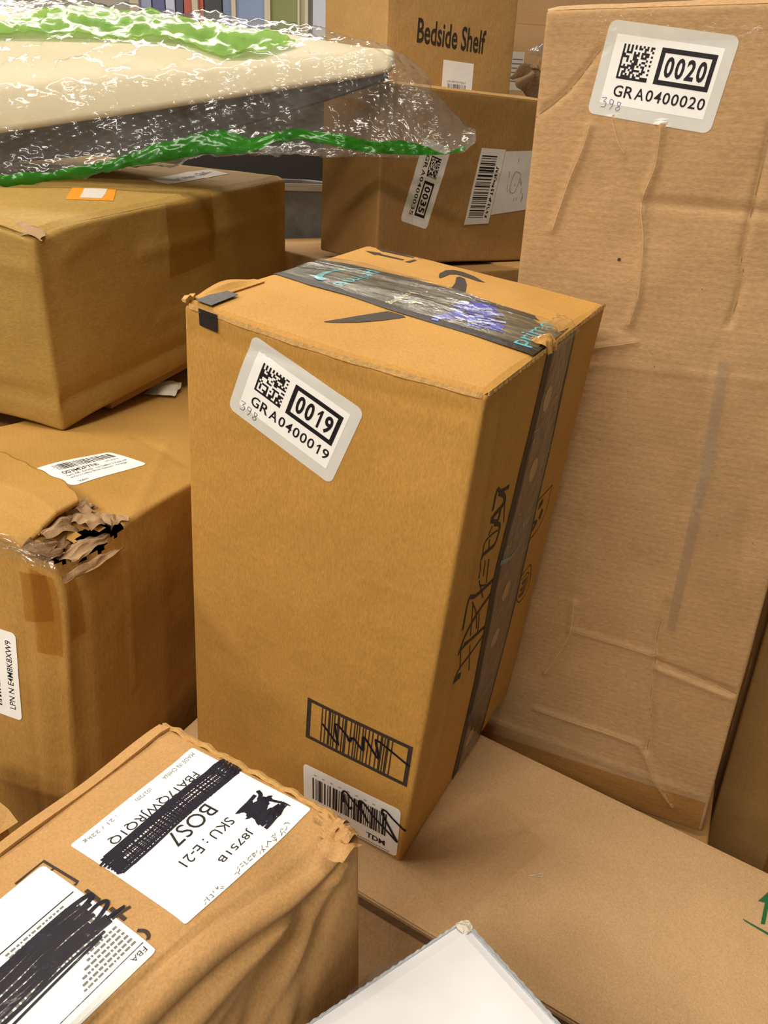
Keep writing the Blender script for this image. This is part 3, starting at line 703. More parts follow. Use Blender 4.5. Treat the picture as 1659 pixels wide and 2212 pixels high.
# --- the large carton in the middle
def main_deform(b, P):
    P = P.copy()
    # top edge bowed a little, upper left corner pushed in
    f = ss((P[..., 2] - b.H + 0.05) / 0.05)
    P[..., 2] -= f * 0.004 * np.sin(np.clip((P[..., 0] + b.L / 2) / b.L, 0, 1) * math.pi * 1.0) * ss((b.D / 2 - P[..., 1]) / 0.12 - 1.2)
    return P
MAIN = Carton('cardboard_box', 'orange-brown cardboard carton with sticker 0019 standing upright in the middle', M['main'], *P_('main'), res=0.0042, r=0.0035, lid=0.0035, deform=main_deform, bulge=0.004, seed=3,
              creases={'front': [(PTS['crease_front'], 0.0005, 0.003), ([(0.0, 0.497), (0.09, 0.503), (0.17, 0.5), (0.27, 0.507)], -0.0012, 0.006), ([(0.19, 0.33), (0.27, 0.335)], 0.0006, 0.003)],
                       'right': [([(0.0, 0.335), (0.07, 0.34)], 0.0006, 0.003), ([(0.03, 0.0), (0.045, 0.2), (0.03, 0.5)], 0.001, 0.008)]}, body='carton_body')
b = MAIN
lift_r = lambda S, T: 0.0016 * ss((S - 0.2) / 0.07) * np.sin(T * 40) + 0.0005 * wob(S, T, 5, 2, 6) - 0.0035 * ss((0.05 - S) / 0.05) * ss((T - 0.09) / 0.05) * 0
b.plate('top_flap', 'top', -0.0005, b.L + 0.0008, 0.0006, b.D / 2 - 0.0008, M['main'], -0.0035, 0.0035, 0.006, lift_r, fold=['t0'])
b.plate('top_flap', 'top', -0.0005, b.L + 0.0008, b.D / 2 + 0.0008, b.D - 0.0006, M['main'], -0.0035, 0.0035, 0.006, lift_r, fold=['t1'])
# raised liner curl along the left rim
b.plate('rim_fold', 'top', -0.001, 0.014, 0.010, 0.090, M['main'], 0.0, 0.0010, 0.003, lambda S, T: 0.0060 * np.sin(np.clip((T - .010) / .080, 0, 1) * math.pi) ** 1.5 * ss((.014 - S) / .014) + 0.0004)
b.plate('rim_fold', 'top', -0.003, 0.004, -0.003, 0.010, M['edge'], -0.001, 0.003, 0.003, lambda S, T: 0.002 + 0.0015 * np.sin(T * 700))
b.plate('raw_edge', 'right', 0.004, b.D - 0.004, b.H - 0.0035, b.H - 0.0005, M['edge'], 0.0002, 0.0010, 0.004, lambda S, T: 0.0005 * np.sin(S * 900))
b.plate('front_ridge', 'front', 0.006, b.L - 0.003, b.H - 0.0045, b.H - 0.0008, M['edge'], 0.0002, 0.0011, 0.004, lambda S, T: 0.0006 * np.sin(S * 130) + 0.0003 * np.sin(S * 700))

def sticker(box, face, number, c, ang, sx, sy, pen, ex=None, ey=None, seed=0, dull=False):
    pl = Place(box, face, c, ang, sx, sy, ex, ey)
    lab = paper(pl, 'sticker', 112, 76, 6.5, M['paper_grey'])
    lab['label'] = 'white numbered sticker with a grey border'
    w = paper(pl, 'sticker_face', 93.5, 55.5, 0.6, M['paper_dull'] if dull else M['paper'], 0.0003, 0.00012, parent=lab)
    k = Ink(pl, 0.00060)
    # two-dimensional code: solid left and lower border, dashed upper and right border, blocks between
    r = random.Random(seed); n = 16; x0, y0, u = -38.3, -6.5, 27.6 / 16
    k.rect(x0, y0, x0 + u, y0 + 27.6, 1, 4); k.rect(x0 + u, y0, x0 + 27.6, y0 + u, 4, 1)
    for i in range(1, n):
        for j in range(1, n):
            on = r.random() < 0.46
            if j == n - 1: on = (i % 2 == 0)
            if i == n - 1: on = (j % 2 == 1)
            if j == n - 2 and i < 6: on = (i % 2 == 0)
            if j == n - 3 and i < 6: on = (i % 2 == 0)
            if on: k.rect(x0 + i * u, y0 + j * u, x0 + (i + 1) * u, y0 + (j + 1) * u)
    k.build('code_print', M['ink'], lab)
    k = Ink(pl, 0.00062)
    k.outline([(-2.9, -4.7), (41.2, -4.7), (41.2, 20.3), (-2.9, 20.3)], 3.8)
    k.cells(number, 0.8, -0.4, 37.4, 16.4, 0.030)
    k.build('number_print', M['ink'], lab)
    k = Ink(pl, 0.00062); k.cells('GRA040' + number, -38.0, -21.0, 83.0, 9.4, 0.012); k.build('lettering', M['ink'], lab)
    if pen:
        k = Ink(pl, 0.00066)
        k.stroke([(-46, -23.5), (-41.5, -23.2), (-43.5, -26.2), (-41.0, -27.0), (-41.5, -30.5), (-45, -31.0)], 0.5)
        k.stroke([(-34.5, -24.5), (-37.5, -24.0), (-37.8, -27.0), (-35.0, -27.2), (-34.5, -24.6), (-34.8, -29.0), (-36.5, -32.0)], 0.5)
        k.stroke([(-27.5, -25.5), (-30.5, -25.0), (-30.0, -27.5), (-27.5, -29.8), (-29.0, -32.2), (-31.2, -30.8), (-28.5, -28.0), (-27.5, -25.5)], 0.5)
        k.build('pen_mark', pen, lab)
    return lab
sticker(MAIN, 'front', '0019', (.1122, .4625), -18.1, 1.0, 1.0, M['pen_grey'], seed=19)

# printed barcode in a frame near the bottom, struck through
pl = raw(MAIN, 'front')
k = Ink(pl, 0.00035)
fr = [np.array(p) for p in ((.1492, .1645), (.2600, .1652), (.2605, .1142), (.1494, .1125))]
k.outline(fr, 0.0045)
k.barcode(.1640, .1155, .2450, .1630, 62, 4)
k.build('barcode_print', M['ink_box'])
k = Ink(pl, 0.0007); k.stroke(PTS['bc_scr'], 0.0026, (1, 1), 5); k.build('marker_scribble', M['marker'])
# white label at the foot
pl = Place(MAIN, 'front', (.2058, .0375), 3.2)
lab = paper(pl, 'shipping_label', 115, 71, 5, M['paper'])
k = Ink(pl, 0.0006); k.barcode(-46, -12, 43, 21, 110, 9); k.text('TDM', 21, -27.5, 22, 7.5, bold=0.02)
k.build('barcode_print', M['ink'], lab)
k = Ink(pl, 0.0006)
for i in range(12): k.rect(10 + i * 3.3, -33.5, 12.4 + i * 3.3, -32.4)
for i in range(9): k.rect(-44 + i * 10, 25.5, -41 + i * 10, 26.6)
k.build_stuff('fine_print', M['ink_soft'], lab)
k = Ink(raw(MAIN, 'front'), 0.0009)
k.stroke([(.1975, .0440), (.1955, .0560), (.1985, .0622), (.2080, .0545), (.2210, .0440), (.2240, .0395)], 0.0024)
k.stroke([(.1960, .0560), (.2000, .0470), (.2060, .0400), (.2080, .0440)], 0.0024)
k.stroke(PTS['tdm_scr2'][4:], 0.0026)
k.build('marker_scribble', M['marker'], lab)
# black corner tape
def tape_quad(box, face, name, Q, mat, h0, thick, parent=None, n=8, lift=None):
    Q = np.asarray(Q, float)
    def shape(A, B):
        a = A[..., None]; c = B[..., None]
        P = (Q[0] * (1 - a) + Q[1] * a) * (1 - c) + (Q[3] * (1 - a) + Q[2] * a) * c
        return P[..., 0], P[..., 1]
    return box.plate(name, face, 0, 1, 0, 1, mat, h0, thick, 1.0 / n, lift, shape, parent)
tape_quad(MAIN, 'front', 'corner_tape', [(.0165, .5215), (.0355, .5215), (.0355, .5069), (.0172, .5078)], M['black_tape'], 0.0014, 0.0003)
tape_quad(MAIN, 'top', 'corner_tape', [(.0094, .0035), (.0067, .0420), (.0235, .0410), (.0258, .0035)], M['black_tape'], 0.0020, 0.0003)

# top: worn printed tape, clear tape over it, printing on the board
def band(box, face, name, front, back, mat, h0, thick, res=0.006, lift=None, parent=None, t=(0.0, 1.0)):
    front = np.asarray(front, float); back = np.asarray(back, float)
    ax = 0 if face == 'top' else 1
    def shape(A, B):
        if ax == 0:
            f = np.interp(A, front[:, 0], front[:, 1]); g = np.interp(A, back[:, 0], back[:, 1]); return A, f * (1 - B) + g * B
        f = np.interp(A, front[:, 1], front[:, 0]); g = np.interp(A, back[:, 1], back[:, 0]); return f * (1 - B) + g * B, A
    s0, s1 = (max(front[0, ax], back[0, ax]), min(front[-1, ax], back[-1, ax]))
    nx = max(2, int((s1 - s0) / res) + 1); ny = 14
    A, B = np.meshgrid(np.linspace(s0, s1, nx), np.linspace(t[0], t[1], ny))
    S, T = shape(A, B); lf = lift(S, T) if lift else 0 * S
    up = box.pt(face, S, T, h0 + thick, lf).reshape(-1, 3); dn = box.pt(face, S, T, h0, lf).reshape(-1, 3); n = nx * ny
    if thick < 0.00025 and mat in (M['gloss_tape'], M['clear_tape']):
        return mesh(name, up, grid_faces(nx, ny), mat, parent or box.root, True)
    f = grid_faces(nx, ny) + [q[::-1] for q in grid_faces(nx, ny, n)]
    ring = list(range(nx)) + [j * nx + nx - 1 for j in range(1, ny)] + [(ny - 1) * nx + i for i in range(nx - 2, -1, -1)] + [j * nx for j in range(ny - 2, 0, -1)]
    for a, c in zip(ring, ring[1:] + ring[:1]): f.append((c, a, a + n, c + n))
    return mesh(name, np.vstack([up, dn]), f, mat, parent or box.root, False)
TF = [(0.0, .1195), (.05, .1100), (.09, .1085), (.136, .1015), (.1769, .1005), (.2166, .1000), (.2680, .0960)]
TBK = [(0.0, .1960), (.0252, .2010), (.0894, .2000), (.146, .1985), (.2057, .1913), (.2680, .1885)]
tp = band(MAIN, 'top', 'printed_tape', TF, TBK, M['worn_tape'], 0.0004, 0.0003)
tp['label'] = 'worn black printed packing tape along the top seam'
band(MAIN, 'top', 'tape_margin', TF, [(s_, t_ + .012) for s_, t_ in TF], M['black_tape'], 0.0008, 0.0001, parent=tp)
band(MAIN, 'top', 'tape_margin', [(s_, t_ - .010) for s_, t_ in TBK], TBK, M['black_tape'], 0.0008, 0.0001, parent=tp)
k = Ink(raw(MAIN, 'top'), 0.0012)
k.text('prime', .0575, .1955, .070, .0195, ang=-90, bold=0.006)
k.stroke(PTS['prime1_smile'], 0.0065, (0.25, 1.2)); k.stroke(PTS['prime1_smile2'], 0.0055, (1, .5))
k.build('teal_print', M['teal'], tp); k = Ink(raw(MAIN, 'top'), 0.0012)
k.text('prime', .2620, .1080, .0720, .0200, ang=90, bold=0.006)
k.build('teal_print', M['teal'], tp)
k = Ink(raw(MAIN, 'top'), 0.0012)
k.text('listening', .1240, .1560, .043, .0085, ang=-90, bold=0.01)
k.stroke([(.1400, .1340), (.1570, .1330)], 0.0030, (1.2, .3)); k.text('W', .1950, .1180, .012, .010, ang=75, bold=0.01)
k.text('o', .2080, .1180, .006, .007, ang=75, bold=0.02)
k.build_each('cream_print', M['cream_print'], tp)
r = random.Random(5)
from_blue = PTS['blue']
def inside(p, Q):
    c = False
    for (ax_, ay_), (bx_, by_) in zip(Q, Q[1:] + Q[:1]):
        if (ay_ > p[1]) != (by_ > p[1]) and p[0] < (bx_ - ax_) * (p[1] - ay_) / (by_ - ay_) + ax_: c = not c
    return c
kb = Ink(raw(MAIN, 'top'), 0.00125); kp = Ink(raw(MAIN, 'top'), 0.0014)
for i in range(260):
    p = (r.uniform(.165, .235), r.uniform(.10, .182))
    if not inside(p, from_blue): continue
    L_ = r.uniform(.004, .013); a = r.uniform(-.3, .5)
    (kb if r.random() < .72 else kp).stroke([(p[0] - L_ / 2, p[1] - L_ * a), p, (p[0] + L_ / 2, p[1] + L_ * a)], r.uniform(.0030, .0080), (.5, .9), 3)
kb.build_stuff('blue_print', M['blue'], tp); kp.build_stuff('pale_print', M['blue_pale'], tp)
CF = [(0.006, .150), (.03, .1320), (.06, .1180), (.09, .1120), (.15, .1060), (.20, .1070), (.2660, .1110)]
CB = [(0.006, .205), (.03, .2080), (.09, .2035), (.15, .1960), (.20, .1880), (.2660, .1830)]
band(MAIN, 'top', 'clear_tape', CF, CB, M['gloss_tape'], 0.0019, 0.0002, 0.004, lambda S, T: 0.0008 + 0.0007 * wob(S * 1.0, T * 2.4, 21, 3, 14.0))
k = Ink(raw(MAIN, 'top'), 0.00035)
for nm_, ns_ in (('smile_print', ('smile1',)), ('smile_print', ('smile2',)), ('smile_print', ('smile3',)), ('arrow_print', ('arrA_head', 'arrA_shaft')), ('arrow_print', ('arrB_head', 'arrB_shaft')), ('bar_print', ('arr_bar',))):
    k = Ink(raw(MAIN, 'top'), 0.00035)
    for n_ in ns_: k.poly([(p[0], min(p[1], .2935)) for p in PTS[n_]])
    k.build(nm_, M['ink_box'])
# right side: tape down the middle, printing struck out with a marker
RL = [(.1240, .003), (.1165, .136), (.1028, .2918), (.1111, .408), (.1290, .5200)]
RR = [(.2064, .003), (.2102, .1268), (.2040, .2973), (.2016, .4354), (.2010, .5200)]
tr_ = band(MAIN, 'right', 'printed_tape', RL, RR, M['worn_side'], 0.0005, 0.0003)
tr_['label'] = 'worn dark packing tape down the side seam'
band(MAIN, 'right', 'tape_margin', RL, [(s_ + .012, t_) for s_, t_ in RL], M['black_tape'], 0.0009, 0.0001, parent=tr_)
band(MAIN, 'right', 'tape_margin', [(s_ - .014, t_) for s_, t_ in RR], RR, M['black_tape'], 0.0009, 0.0001, parent=tr_)
k = Ink(raw(MAIN, 'right'), 0.0013)
k.text('prime', .1180, .3180, .064, .016, ang=8, bold=0.0)
k.stroke(PTS['rp_smile'], 0.0045, (1.2, .3))
k.build('teal_print', M['teal_dull'], tr_); k = Ink(raw(MAIN, 'right'), 0.0013)
k.text('prime', .1260, .0960, .066, .016, ang=6, bold=0.0)
k.build('teal_print', M['teal_dull'], tr_)
k = Ink(raw(MAIN, 'right'), 0.0013)
for c_ in (.47, .40, .262, .200, .05):
    t_ = np.linspace(0, 6.283, 15); k.poly([(.152 + .010 * math.cos(a), c_ + .012 * math.sin(a)) for a in t_[:-1]])
k.build_each('round_print', M['coin'], tr_)
rr_ = random.Random(8); k = Ink(raw(MAIN, 'right'), 0.0014)
for i in range(60):
    x_, y_ = rr_.uniform(.125, .190), rr_.uniform(.03, .47); k.stroke([(x_, y_), (x_ + rr_.uniform(.006, .02), y_ + rr_.uniform(-.004, .008))], rr_.uniform(.0006, .0022), (.3, .8), 3)
k.build_stuff('scuff_marks', M['coin'], tr_)
band(MAIN, 'right', 'clear_tape', [(s_ + .012, t_) for s_, t_ in RL], [(s_ - .012, t_) for s_, t_ in RR], M['clear_tape'], 0.0020, 0.0002, 0.006, lambda S, T: 0.0004 * wob(S * 2, T, 33, 2, 12))
k = Ink(raw(MAIN, 'right'), 0.0004)
W_ = {'k12': .0042, 'k2': .0048, 'k5': .004, 'k15': .0042, 'k16': .004, 'k20': .003, 'k23': .008, 'k4': .004, 'k1': .0036}
for i in range(1, 24):
    n_ = 'k%d' % i; k.stroke(PTS[n_], W_.get(n_, .0018))
k.build('marker_scribble', M['ink_box'])
k = Ink(raw(MAIN, 'right'), 0.0004)
k.stroke(PTS['rs1'], .0012); k.stroke(PTS['rs2'], .012); k.stroke(PTS['rs3'], .009); k.stroke(PTS['rs4'], .004); k.build('symbol_print', M['ink_box']); k = Ink(raw(MAIN, 'right'), 0.0004)
k.stroke(PTS['rs5'], .0012); k.stroke(PTS['rs6'], .0010)
for i in range(9): k.stroke([(.215 + .003 * (i % 3), .232 - .003 * i), (.242, .226 - .003 * i)], .0009)
k.build('symbol_print', M['ink_box'])
# crumpled tape over the upper right end of the seam
def crumple(box, name, mat, c, size, seed, n=16, amp=0.006, hang=0.0, parent=None):
    """a small crushed sheet: grid with random folds (local carton coordinates)"""
    a, q = np.meshgrid(np.linspace(-1, 1, n), np.linspace(-1, 1, n))
    r_ = np.random.RandomState(seed)
    dx = wob(a, q, seed, 3, .35); dy = wob(a, q, seed + 1, 3, .35); dz = wob(a, q, seed + 2, 3, .4)
    X = c[0] + a * size[0] * (1 + .15 * dx) + dx * amp; Y = c[1] + q * size[1] * (1 + .15 * dy) + dy * amp; Z = c[2] + dz * amp * 1.4 + size[2] * (1 - a * a) * (1 - q * q) - hang * np.clip(a, 0, 1) ** 2
    V = np.stack([X, Y, Z], -1).reshape(-1, 3)
    return mesh(name, V, grid_faces(n, n), mat, parent or box.root, False)
crumple(MAIN, 'crumpled_tape', M['gloss_tape'], (b.L / 2 - .007, .010, b.H + .005), (.011, .040, .003), 41, 18, .0022, .010)
crumple(MAIN, 'crumpled_board', M['main'], (b.L / 2 - .005, -.016, b.H + .003), (.008, .014, .003), 44, 14, .0020, .010)

# --- the tall carton at the right
c_ = PTS
TALL = Carton('cardboard_box', 'tall creased grey-brown cardboard carton with sticker 0020 at the right', M['tall'], *P_('tall'), res=0.0032, r=0.004, bulge=0.003, seed=5, noise=0.0013,
    creases={'front': [(c_['tall_t1'], -0.0024, 0.0022), (c_['tall_t2'], 0.0034, 0.0030), (c_['tall_t3'], -0.0036, 0.0026), (c_['tall_t4'], -0.0027, 0.0045), (c_['tall_t5'], 0.0026, 0.0030), (c_['tall_t6'], 0.0017, 0.0026),
        (c_['tall_b1'], 0.0024, 0.0030), (c_['tall_b2'], -0.0041, 0.0041), ([(x, y - .008) for x, y in c_['tall_b2']], 0.0024, 0.0037), (c_['tall_b3'], 0.0024, 0.0034), (c_['tall_b4'], -0.0034, 0.0029), (c_['tall_b5'], 0.0034, 0.0037), (c_['tall_h'], 0.0020, 0.0023),
        ([(0.0, 0.07), (0.3, 0.055)], 0.0012, 0.006), ([(.118, .60), (.112, .42), (.110, .30)], 0.0012, 0.005), ([(.21, .60), (.214, .42), (.21, .30)], -0.0010, 0.004), ([(.02, .55), (.11, .57), (.30, .575)], 0.0008, 0.004)]}, body='carton_body')
sticker(TALL, 'front', '0020', (.1151, .8410), -7.8, 1.045, 1.04, M['pen'], seed=20)
b = TALL
band(TALL, 'front', 'clear_tape', sorted(c_['tall_tapeL'], key=lambda p: p[1]), sorted(c_['tall_tapeR'], key=lambda p: p[1]), M['strip_tape'], 0.0018, 0.0002, 0.008)
tape_quad(TALL, 'front', 'clear_tape', [c_['tall_gloss'][i] for i in (3, 2, 1, 0)], M['clear_tape'], 0.0016, 0.0002, n=20, lift=lambda S, T: 0.0004 * wob(S, T, 91, 2, 20))
b.plate('top_tape', 'front', 0.003, b.L - 0.003, b.H - 0.028, b.H - 0.006, M['clear_tape'], 0.0012, 0.0002, 0.006, lambda S, T: 0.0010 * wob(S, T, 61, 3, 18))
b.plate('top_flap', 'top', 0.0, b.L, 0.0, b.D / 2 - .001, M['tall'], 0.0, 0.004, 0.01, fold=['t0'])
b.plate('top_flap', 'top', 0.0, b.L, b.D / 2 + .001, b.D, M['tall'], 0.0, 0.004, 0.01, fold=['t1'])
b.plate('bottom_tape', 'front', 0.004, b.L - 0.004, 0.004, 0.048, M['brown_tape'], 0.0010, 0.0001, 0.01)  # see-through brown band, makes the foot of the front darker
b.plate('side_tape', 'right', 0.004, 0.060, 0.10, 0.34, M['brown_tape'], 0.0010, 0.0002, 0.008, lambda S, T: 0.002 + 0.002 * wob(S, T, 8, 2, 14))
k = Ink(raw(TALL, 'front'), 0.0006); dx, dy = c_['tall_dot'][0]
k.rect(dx - .0015, dy - .0015, dx + .0015, dy + .0015)
rr_ = random.Random(3)
for i in range(14):
    x_, y_ = rr_.uniform(.01, .29), rr_.uniform(.10, .74); k.rect(x_, y_, x_ + .0008, y_ + .0008)
k.build_stuff('specks', M['ink_box'])
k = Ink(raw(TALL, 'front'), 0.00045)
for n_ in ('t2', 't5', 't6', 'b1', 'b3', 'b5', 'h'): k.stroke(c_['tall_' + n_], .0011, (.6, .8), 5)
k.build_each('crease_wear', M['wear'])  # pale strokes paint the light caught on the creases
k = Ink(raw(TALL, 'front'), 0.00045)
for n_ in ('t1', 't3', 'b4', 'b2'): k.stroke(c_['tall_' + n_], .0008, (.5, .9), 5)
k.build_each('crease_line', M['wear_dark'])  # dark strokes paint the shaded side of the creases

# --- the low carton the middle one stands on
FLAT = Carton('cardboard_box', 'wide pinkish-brown cardboard carton with green arrows under the middle carton', M['flat'], *P_('flat'), res=0.007, r=0.003, lid=0.004, seed=9, noise=0.0008, body='carton_body',
    creases={'top': [(c_['fl_c1'], 0.0010, 0.0035), (c_['fl_c2'], 0.0008, 0.0040), (c_['fl_c3'], -0.0008, 0.0050)]})
b = FLAT
b.plate('top_flap', 'top', 0.0, b.L, -0.003, b.D - .0003, M['flat'], -0.0038, 0.0034, 0.0065, lambda S, T: -0.0008 * ss((0.03 - T) / 0.03) + 0.0 * S)
b.plate('front_lip', 'front', 0.0, b.L, b.H - 0.018, b.H - 0.0045, M['torn_dark'], 0.0002, 0.0022, 0.012)
k = Ink(raw(FLAT, 'top'), 0.00035)
k.quad(c_['fl_bar'], 6, 1); k.quad(c_['fl_shaft'], 2, 4); k.poly(c_['fl_head'])
k.quad([(p[0] + .026, p[1]) for p in c_['fl_shaft']], 2, 4); k.poly([(p[0] + .026, p[1]) for p in c_['fl_head']])
k.build_each('arrow_print', M['green_ink'])
tape_quad(FLAT, 'top', 'clear_tape', [(.300, .050), (.375, .020), (.425, .155), (.350, .185)], M['clear_tape'], 0.0003, 0.0002, n=24, lift=lambda S, T: 0.0003 + 0.00025 * wob(S, T, 15, 2, 18))
k = Ink(raw(FLAT, 'top'), 0.0009); q = c_['fl_st']
k.stroke([q[0], q[1]], .0006); k.stroke([q[0], q[2]], .0006); k.stroke([q[1], q[2]], .0005); k.build('tape_sliver', M['paper_dull'])

# --- crumpled carton with two white shipping labels, lower left
def fba_deform(b, P):
    P = P.copy(); H = b.H
    u = b.L / 2 - P[..., 0]
    dz = H - P[..., 2]
    # whole box leans a little
    P[..., 0] -= 0.035 * dz; P[..., 1] += 0.050 * dz
    wz = np.exp(-(dz / 0.06) ** 2); wy = ss((-b.D / 2 + 0.06 - (P[..., 1] - 0.05 * dz)) / 0.06)
    P[..., 1] += np.clip(u * 0.18, -.002, 0.040) * wz * wy
    P[..., 2] -= (0.010 + 0.006 * np.sin(u * 40)) * wy ** 1.5 * np.exp(-(dz / 0.03) ** 2) * ss(u / .04)
    # crushed upper right corner
    rr = np.sqrt((P[..., 0] - b.L / 2) ** 2 + (P[..., 1] + b.D / 2) ** 2 + dz ** 2)
    P[..., 2] -= 0.006 * np.exp(-(rr / 0.022) ** 2)
    return P
fc = []
r_ = random.Random(12)
H_ = POSE['fba'][2][2]
for i in range(15):
    a = r_.uniform(-2.75, -2.0); s0, t0 = .352 - r_.uniform(0, .05), H_ - r_.uniform(.004, .05); l = r_.uniform(.10, .32)
    pts = [(s0, t0)]
    for j in range(3):
        s0 += math.cos(a) * l / 3; t0 += math.sin(a) * l / 3; a += r_.uniform(-.25, .25); pts.append((s0, t0))
    fc.append((pts, r_.choice((-1, 1)) * r_.uniform(.0018, .0042), r_.uniform(.005, .011)))
fc += [([(.0, H_ - .022), (.18, H_ - .018), (.34, H_ - .010)], -0.0045, .0040), ([(.0, H_ - .040), (.2, H_ - .034), (.345, H_ - .014)], 0.0042, .005), ([(.05, H_ - .052), (.2, H_ - .046), (.33, H_ - .02)], -0.0030, .0035), ([(.05, H_ - .075), (.22, H_ - .06), (.34, H_ - .03)], -0.0040, .008)]
FBA = Carton('cardboard_box', 'crumpled cardboard carton with two white shipping labels scribbled over, lower left corner', M['fba'], *P_('fba'), res=0.0040, r=0.006, seed=13, noise=0.0014, deform=fba_deform, bulge=0.006, body='carton_body',
    creases={'front': fc, 'top': [([(.0, .024), (.2, .026), (.35, .012)], -0.0030, .0030), ([(.335, .05), (.350, .10), (.345, .18)], 0.0012, .005), ([(.20, .028), (.34, .016)], .0016, .004)]})
b = FBA
b.plate('board_edge', 'top', b.L - .0038, b.L - .0004, 0.012, b.D - .004, M['edge'], 0.0, 0.0030, 0.003, lambda S, T: 0.0012 * np.sin(T * 300) * np.sin(T * 81) + .0004)
b.plate('rim_fold', 'top', 0.02, b.L - .004, b.D - .012, b.D - .001, M['fba'], 0.0, 0.0025, 0.008, lambda S, T: 0.0008 * np.sin(S * 60))
for i_, (cx, cy, sz) in enumerate(((b.L / 2 - .008, -b.D / 2 + .010, .010), (b.L / 2 - .017, -b.D / 2 + .006, .011), (b.L / 2 - .004, -b.D / 2 + .021, .008))):
    crumple(FBA, 'torn_corner', M['fba'], (cx, cy, b.H - .002), (sz, sz, .003), 70 + i_, 12, .0022, .006)
pl = Place(FBA, 'top', (.3000, .0925), -178.9)
lab = paper(pl, 'shipping_label', 106.4, 112.3, 2.0, M['paper'], 0.0002, 0.0003)
k = Ink(pl, 0.0007)
k.text('J8751B', -17, 31.5, 29, 7.2); k.text('SKU : E-21', -17, 13.8, 43, 8.0); k.text('BOS7', -18, -8.0, 36, 13.5)
k.text('FBA17QWJRQ1Q', -36, -40.0, 74.5, 9.5)
k.build('lettering', M['ink'], lab)
k = Ink(pl, 0.0007); k.text('MADE IN CHINA', -48.4, -52.5, 29, 4.0); k.text('(02720)', -8, -52.5, 13, 4.2); k.text(': 21 / 22kg', 21, -52.4, 26, 4.2)
r_ = random.Random(2)
for x0_, n_, y0_ in ((-36, 9, 49), (23, 3, 49)):
    for i in range(n_):
        for j in range(5):
            x_, y_ = x0_ + i * 5.4 + r_.uniform(0, 4), y0_ + r_.uniform(0, 5)
            a_ = r_.choice((0, 1.57, .8, 2.3)); k.stroke([(x_, y_), (x_ + 2.2 * math.cos(a_), y_ + 2.2 * math.sin(a_))], .45, n=2)
k.build_stuff('fine_print', M['ink_soft'], lab)
k = Ink(pl, 0.00068); k.barcode(-54, -29, 51, -9, 150, 6, .7); k.build('barcode_print', M['ink'], lab)
k = Ink(pl, 0.00085)
r_ = random.Random(4)
for i in range(12):
    y_ = -28.5 + i * 1.72 + r_.uniform(-.3, .3); x0_, x1_ = -56 + r_.uniform(-2, 6), 53 - r_.uniform(0, 12)
    k.stroke([(x0_, y_ + 1.0), (-20, y_ - .8 + r_.uniform(-.8, .8)), (18, y_ + r_.uniform(-.8, .8)), (x1_, y_ + r_.uniform(-1, 1))], r_.uniform(.8, 1.6), dh=i * 4e-6)
for y_, w_ in ((-28.0, 2.4), (-25.4, 2.2), (-12.5, 2.2), (-9.5, 2.0)):
    k.stroke([(-55, y_), (-10, y_ - 1.0), (25, y_ + .4), (50, y_ + .5)], w_, dh=6e-5)
for i in range(6): k.stroke([(38 + i * 1.4, -25 + i * 2.6), (46 + i, -26 + i * 2.9), (54 - i * .6, -25 + i * 3)], 3.0, (1, .6), dh=7e-5)
for i in range(5): k.stroke([(-40 - i * 2, -24 + i * 3), (-52, -26 + i * 3.4), (-60 + i, -29 + i * 3.6)], 2.6, (1, .4), dh=8e-5)
# blot over the logo
zz = []
for i in range(15):
    y_ = 17 + i * 1.75; zz += [(-44 + 6 * math.sin(i * .9) + 3, y_), (-25.5 + 3 * math.cos(i * 1.3), y_ + .8)]
k.stroke(zz, 3.0, n=3); k.stroke([(-40, 20), (-46, 36), (-47, 43)], 3.2, (1, .2)); k.stroke([(-28, 20), (-27, 30), (-25, 40)], 4)
k.stroke([(-45, 15.5), (-43, 20), (-36, 24)], 3)
k.build('marker_scribble', M['marker'], lab)
# second label, mostly blotted out, in a clear pouch
pl = Place(FBA, 'top', (.1755, .0915), -179.5)
lab = paper(pl, 'shipping_label', 104, 113, 3.0, M['paper'], 0.0002, 0.0003)
k = Ink(pl, 0.0007)
k.rect(-50.5, 39.8, 40, 40.6, 12, 1); k.rect(-49.5, -22.4, 40, -21.6, 12, 1); k.text('FBA', -49.3, 43.2, 9.5, 5.6)
k.build('lettering', M['ink'], lab)
k = Ink(pl, 0.0007); r_ = random.Random(6)
for j in range(6):
    x_ = -48.5
    while x_ < -14 - j * 3:
        w_ = r_.uniform(1.0, 3.6); y_ = 34.5 - j * 3.3; k.rect(x_, y_, x_ + w_, y_ + 1.5); x_ += w_ + .8
for j in range(2):
    x_ = -40
    while x_ < -4:
        w_ = r_.uniform(1.0, 3.0); k.rect(x_, -19 + 3 * j, x_ + w_, -17.6 + 3 * j); x_ += w_ + .8
k.build_stuff('fine_print', M['ink_soft'], lab)
k = Ink(pl, 0.00068); k.barcode(-46, -12, 46, 14, 90, 16, .7); k.build('barcode_print', M['ink_soft'], lab)
k = Ink(pl, 0.00085)
for i in range(13):
    y_ = -14 + i * 2.35; k.stroke([(-47 + r_.uniform(-3, 6), y_ + 1.5), (-20, y_ + r_.uniform(-1, 1)), (10, y_ + r_.uniform(-2, 2) + 1), (46, y_ + r_.uniform(-2, 2))], r_.uniform(1.7, 3.2), dh=i * 4e-6)
k.stroke([(44, -10), (-20, -14), (-49, -13), (-52, -9), (-30, -6), (40, 0)], 3.2, dh=6e-5); k.stroke([(44, 4), (-30, 0), (-52, -2), (-54, 3), (-30, 8), (42, 12)], 2.6, dh=7e-5)
k.stroke([(-45, 10), (-54, 11), (-60, 12)], 3.2, (1, .5), dh=7e-5); k.stroke([(40, 20), (-10, 18), (-40, 17)], 1.6, dh=5e-5)
k.build('marker_scribble', M['marker'], lab)
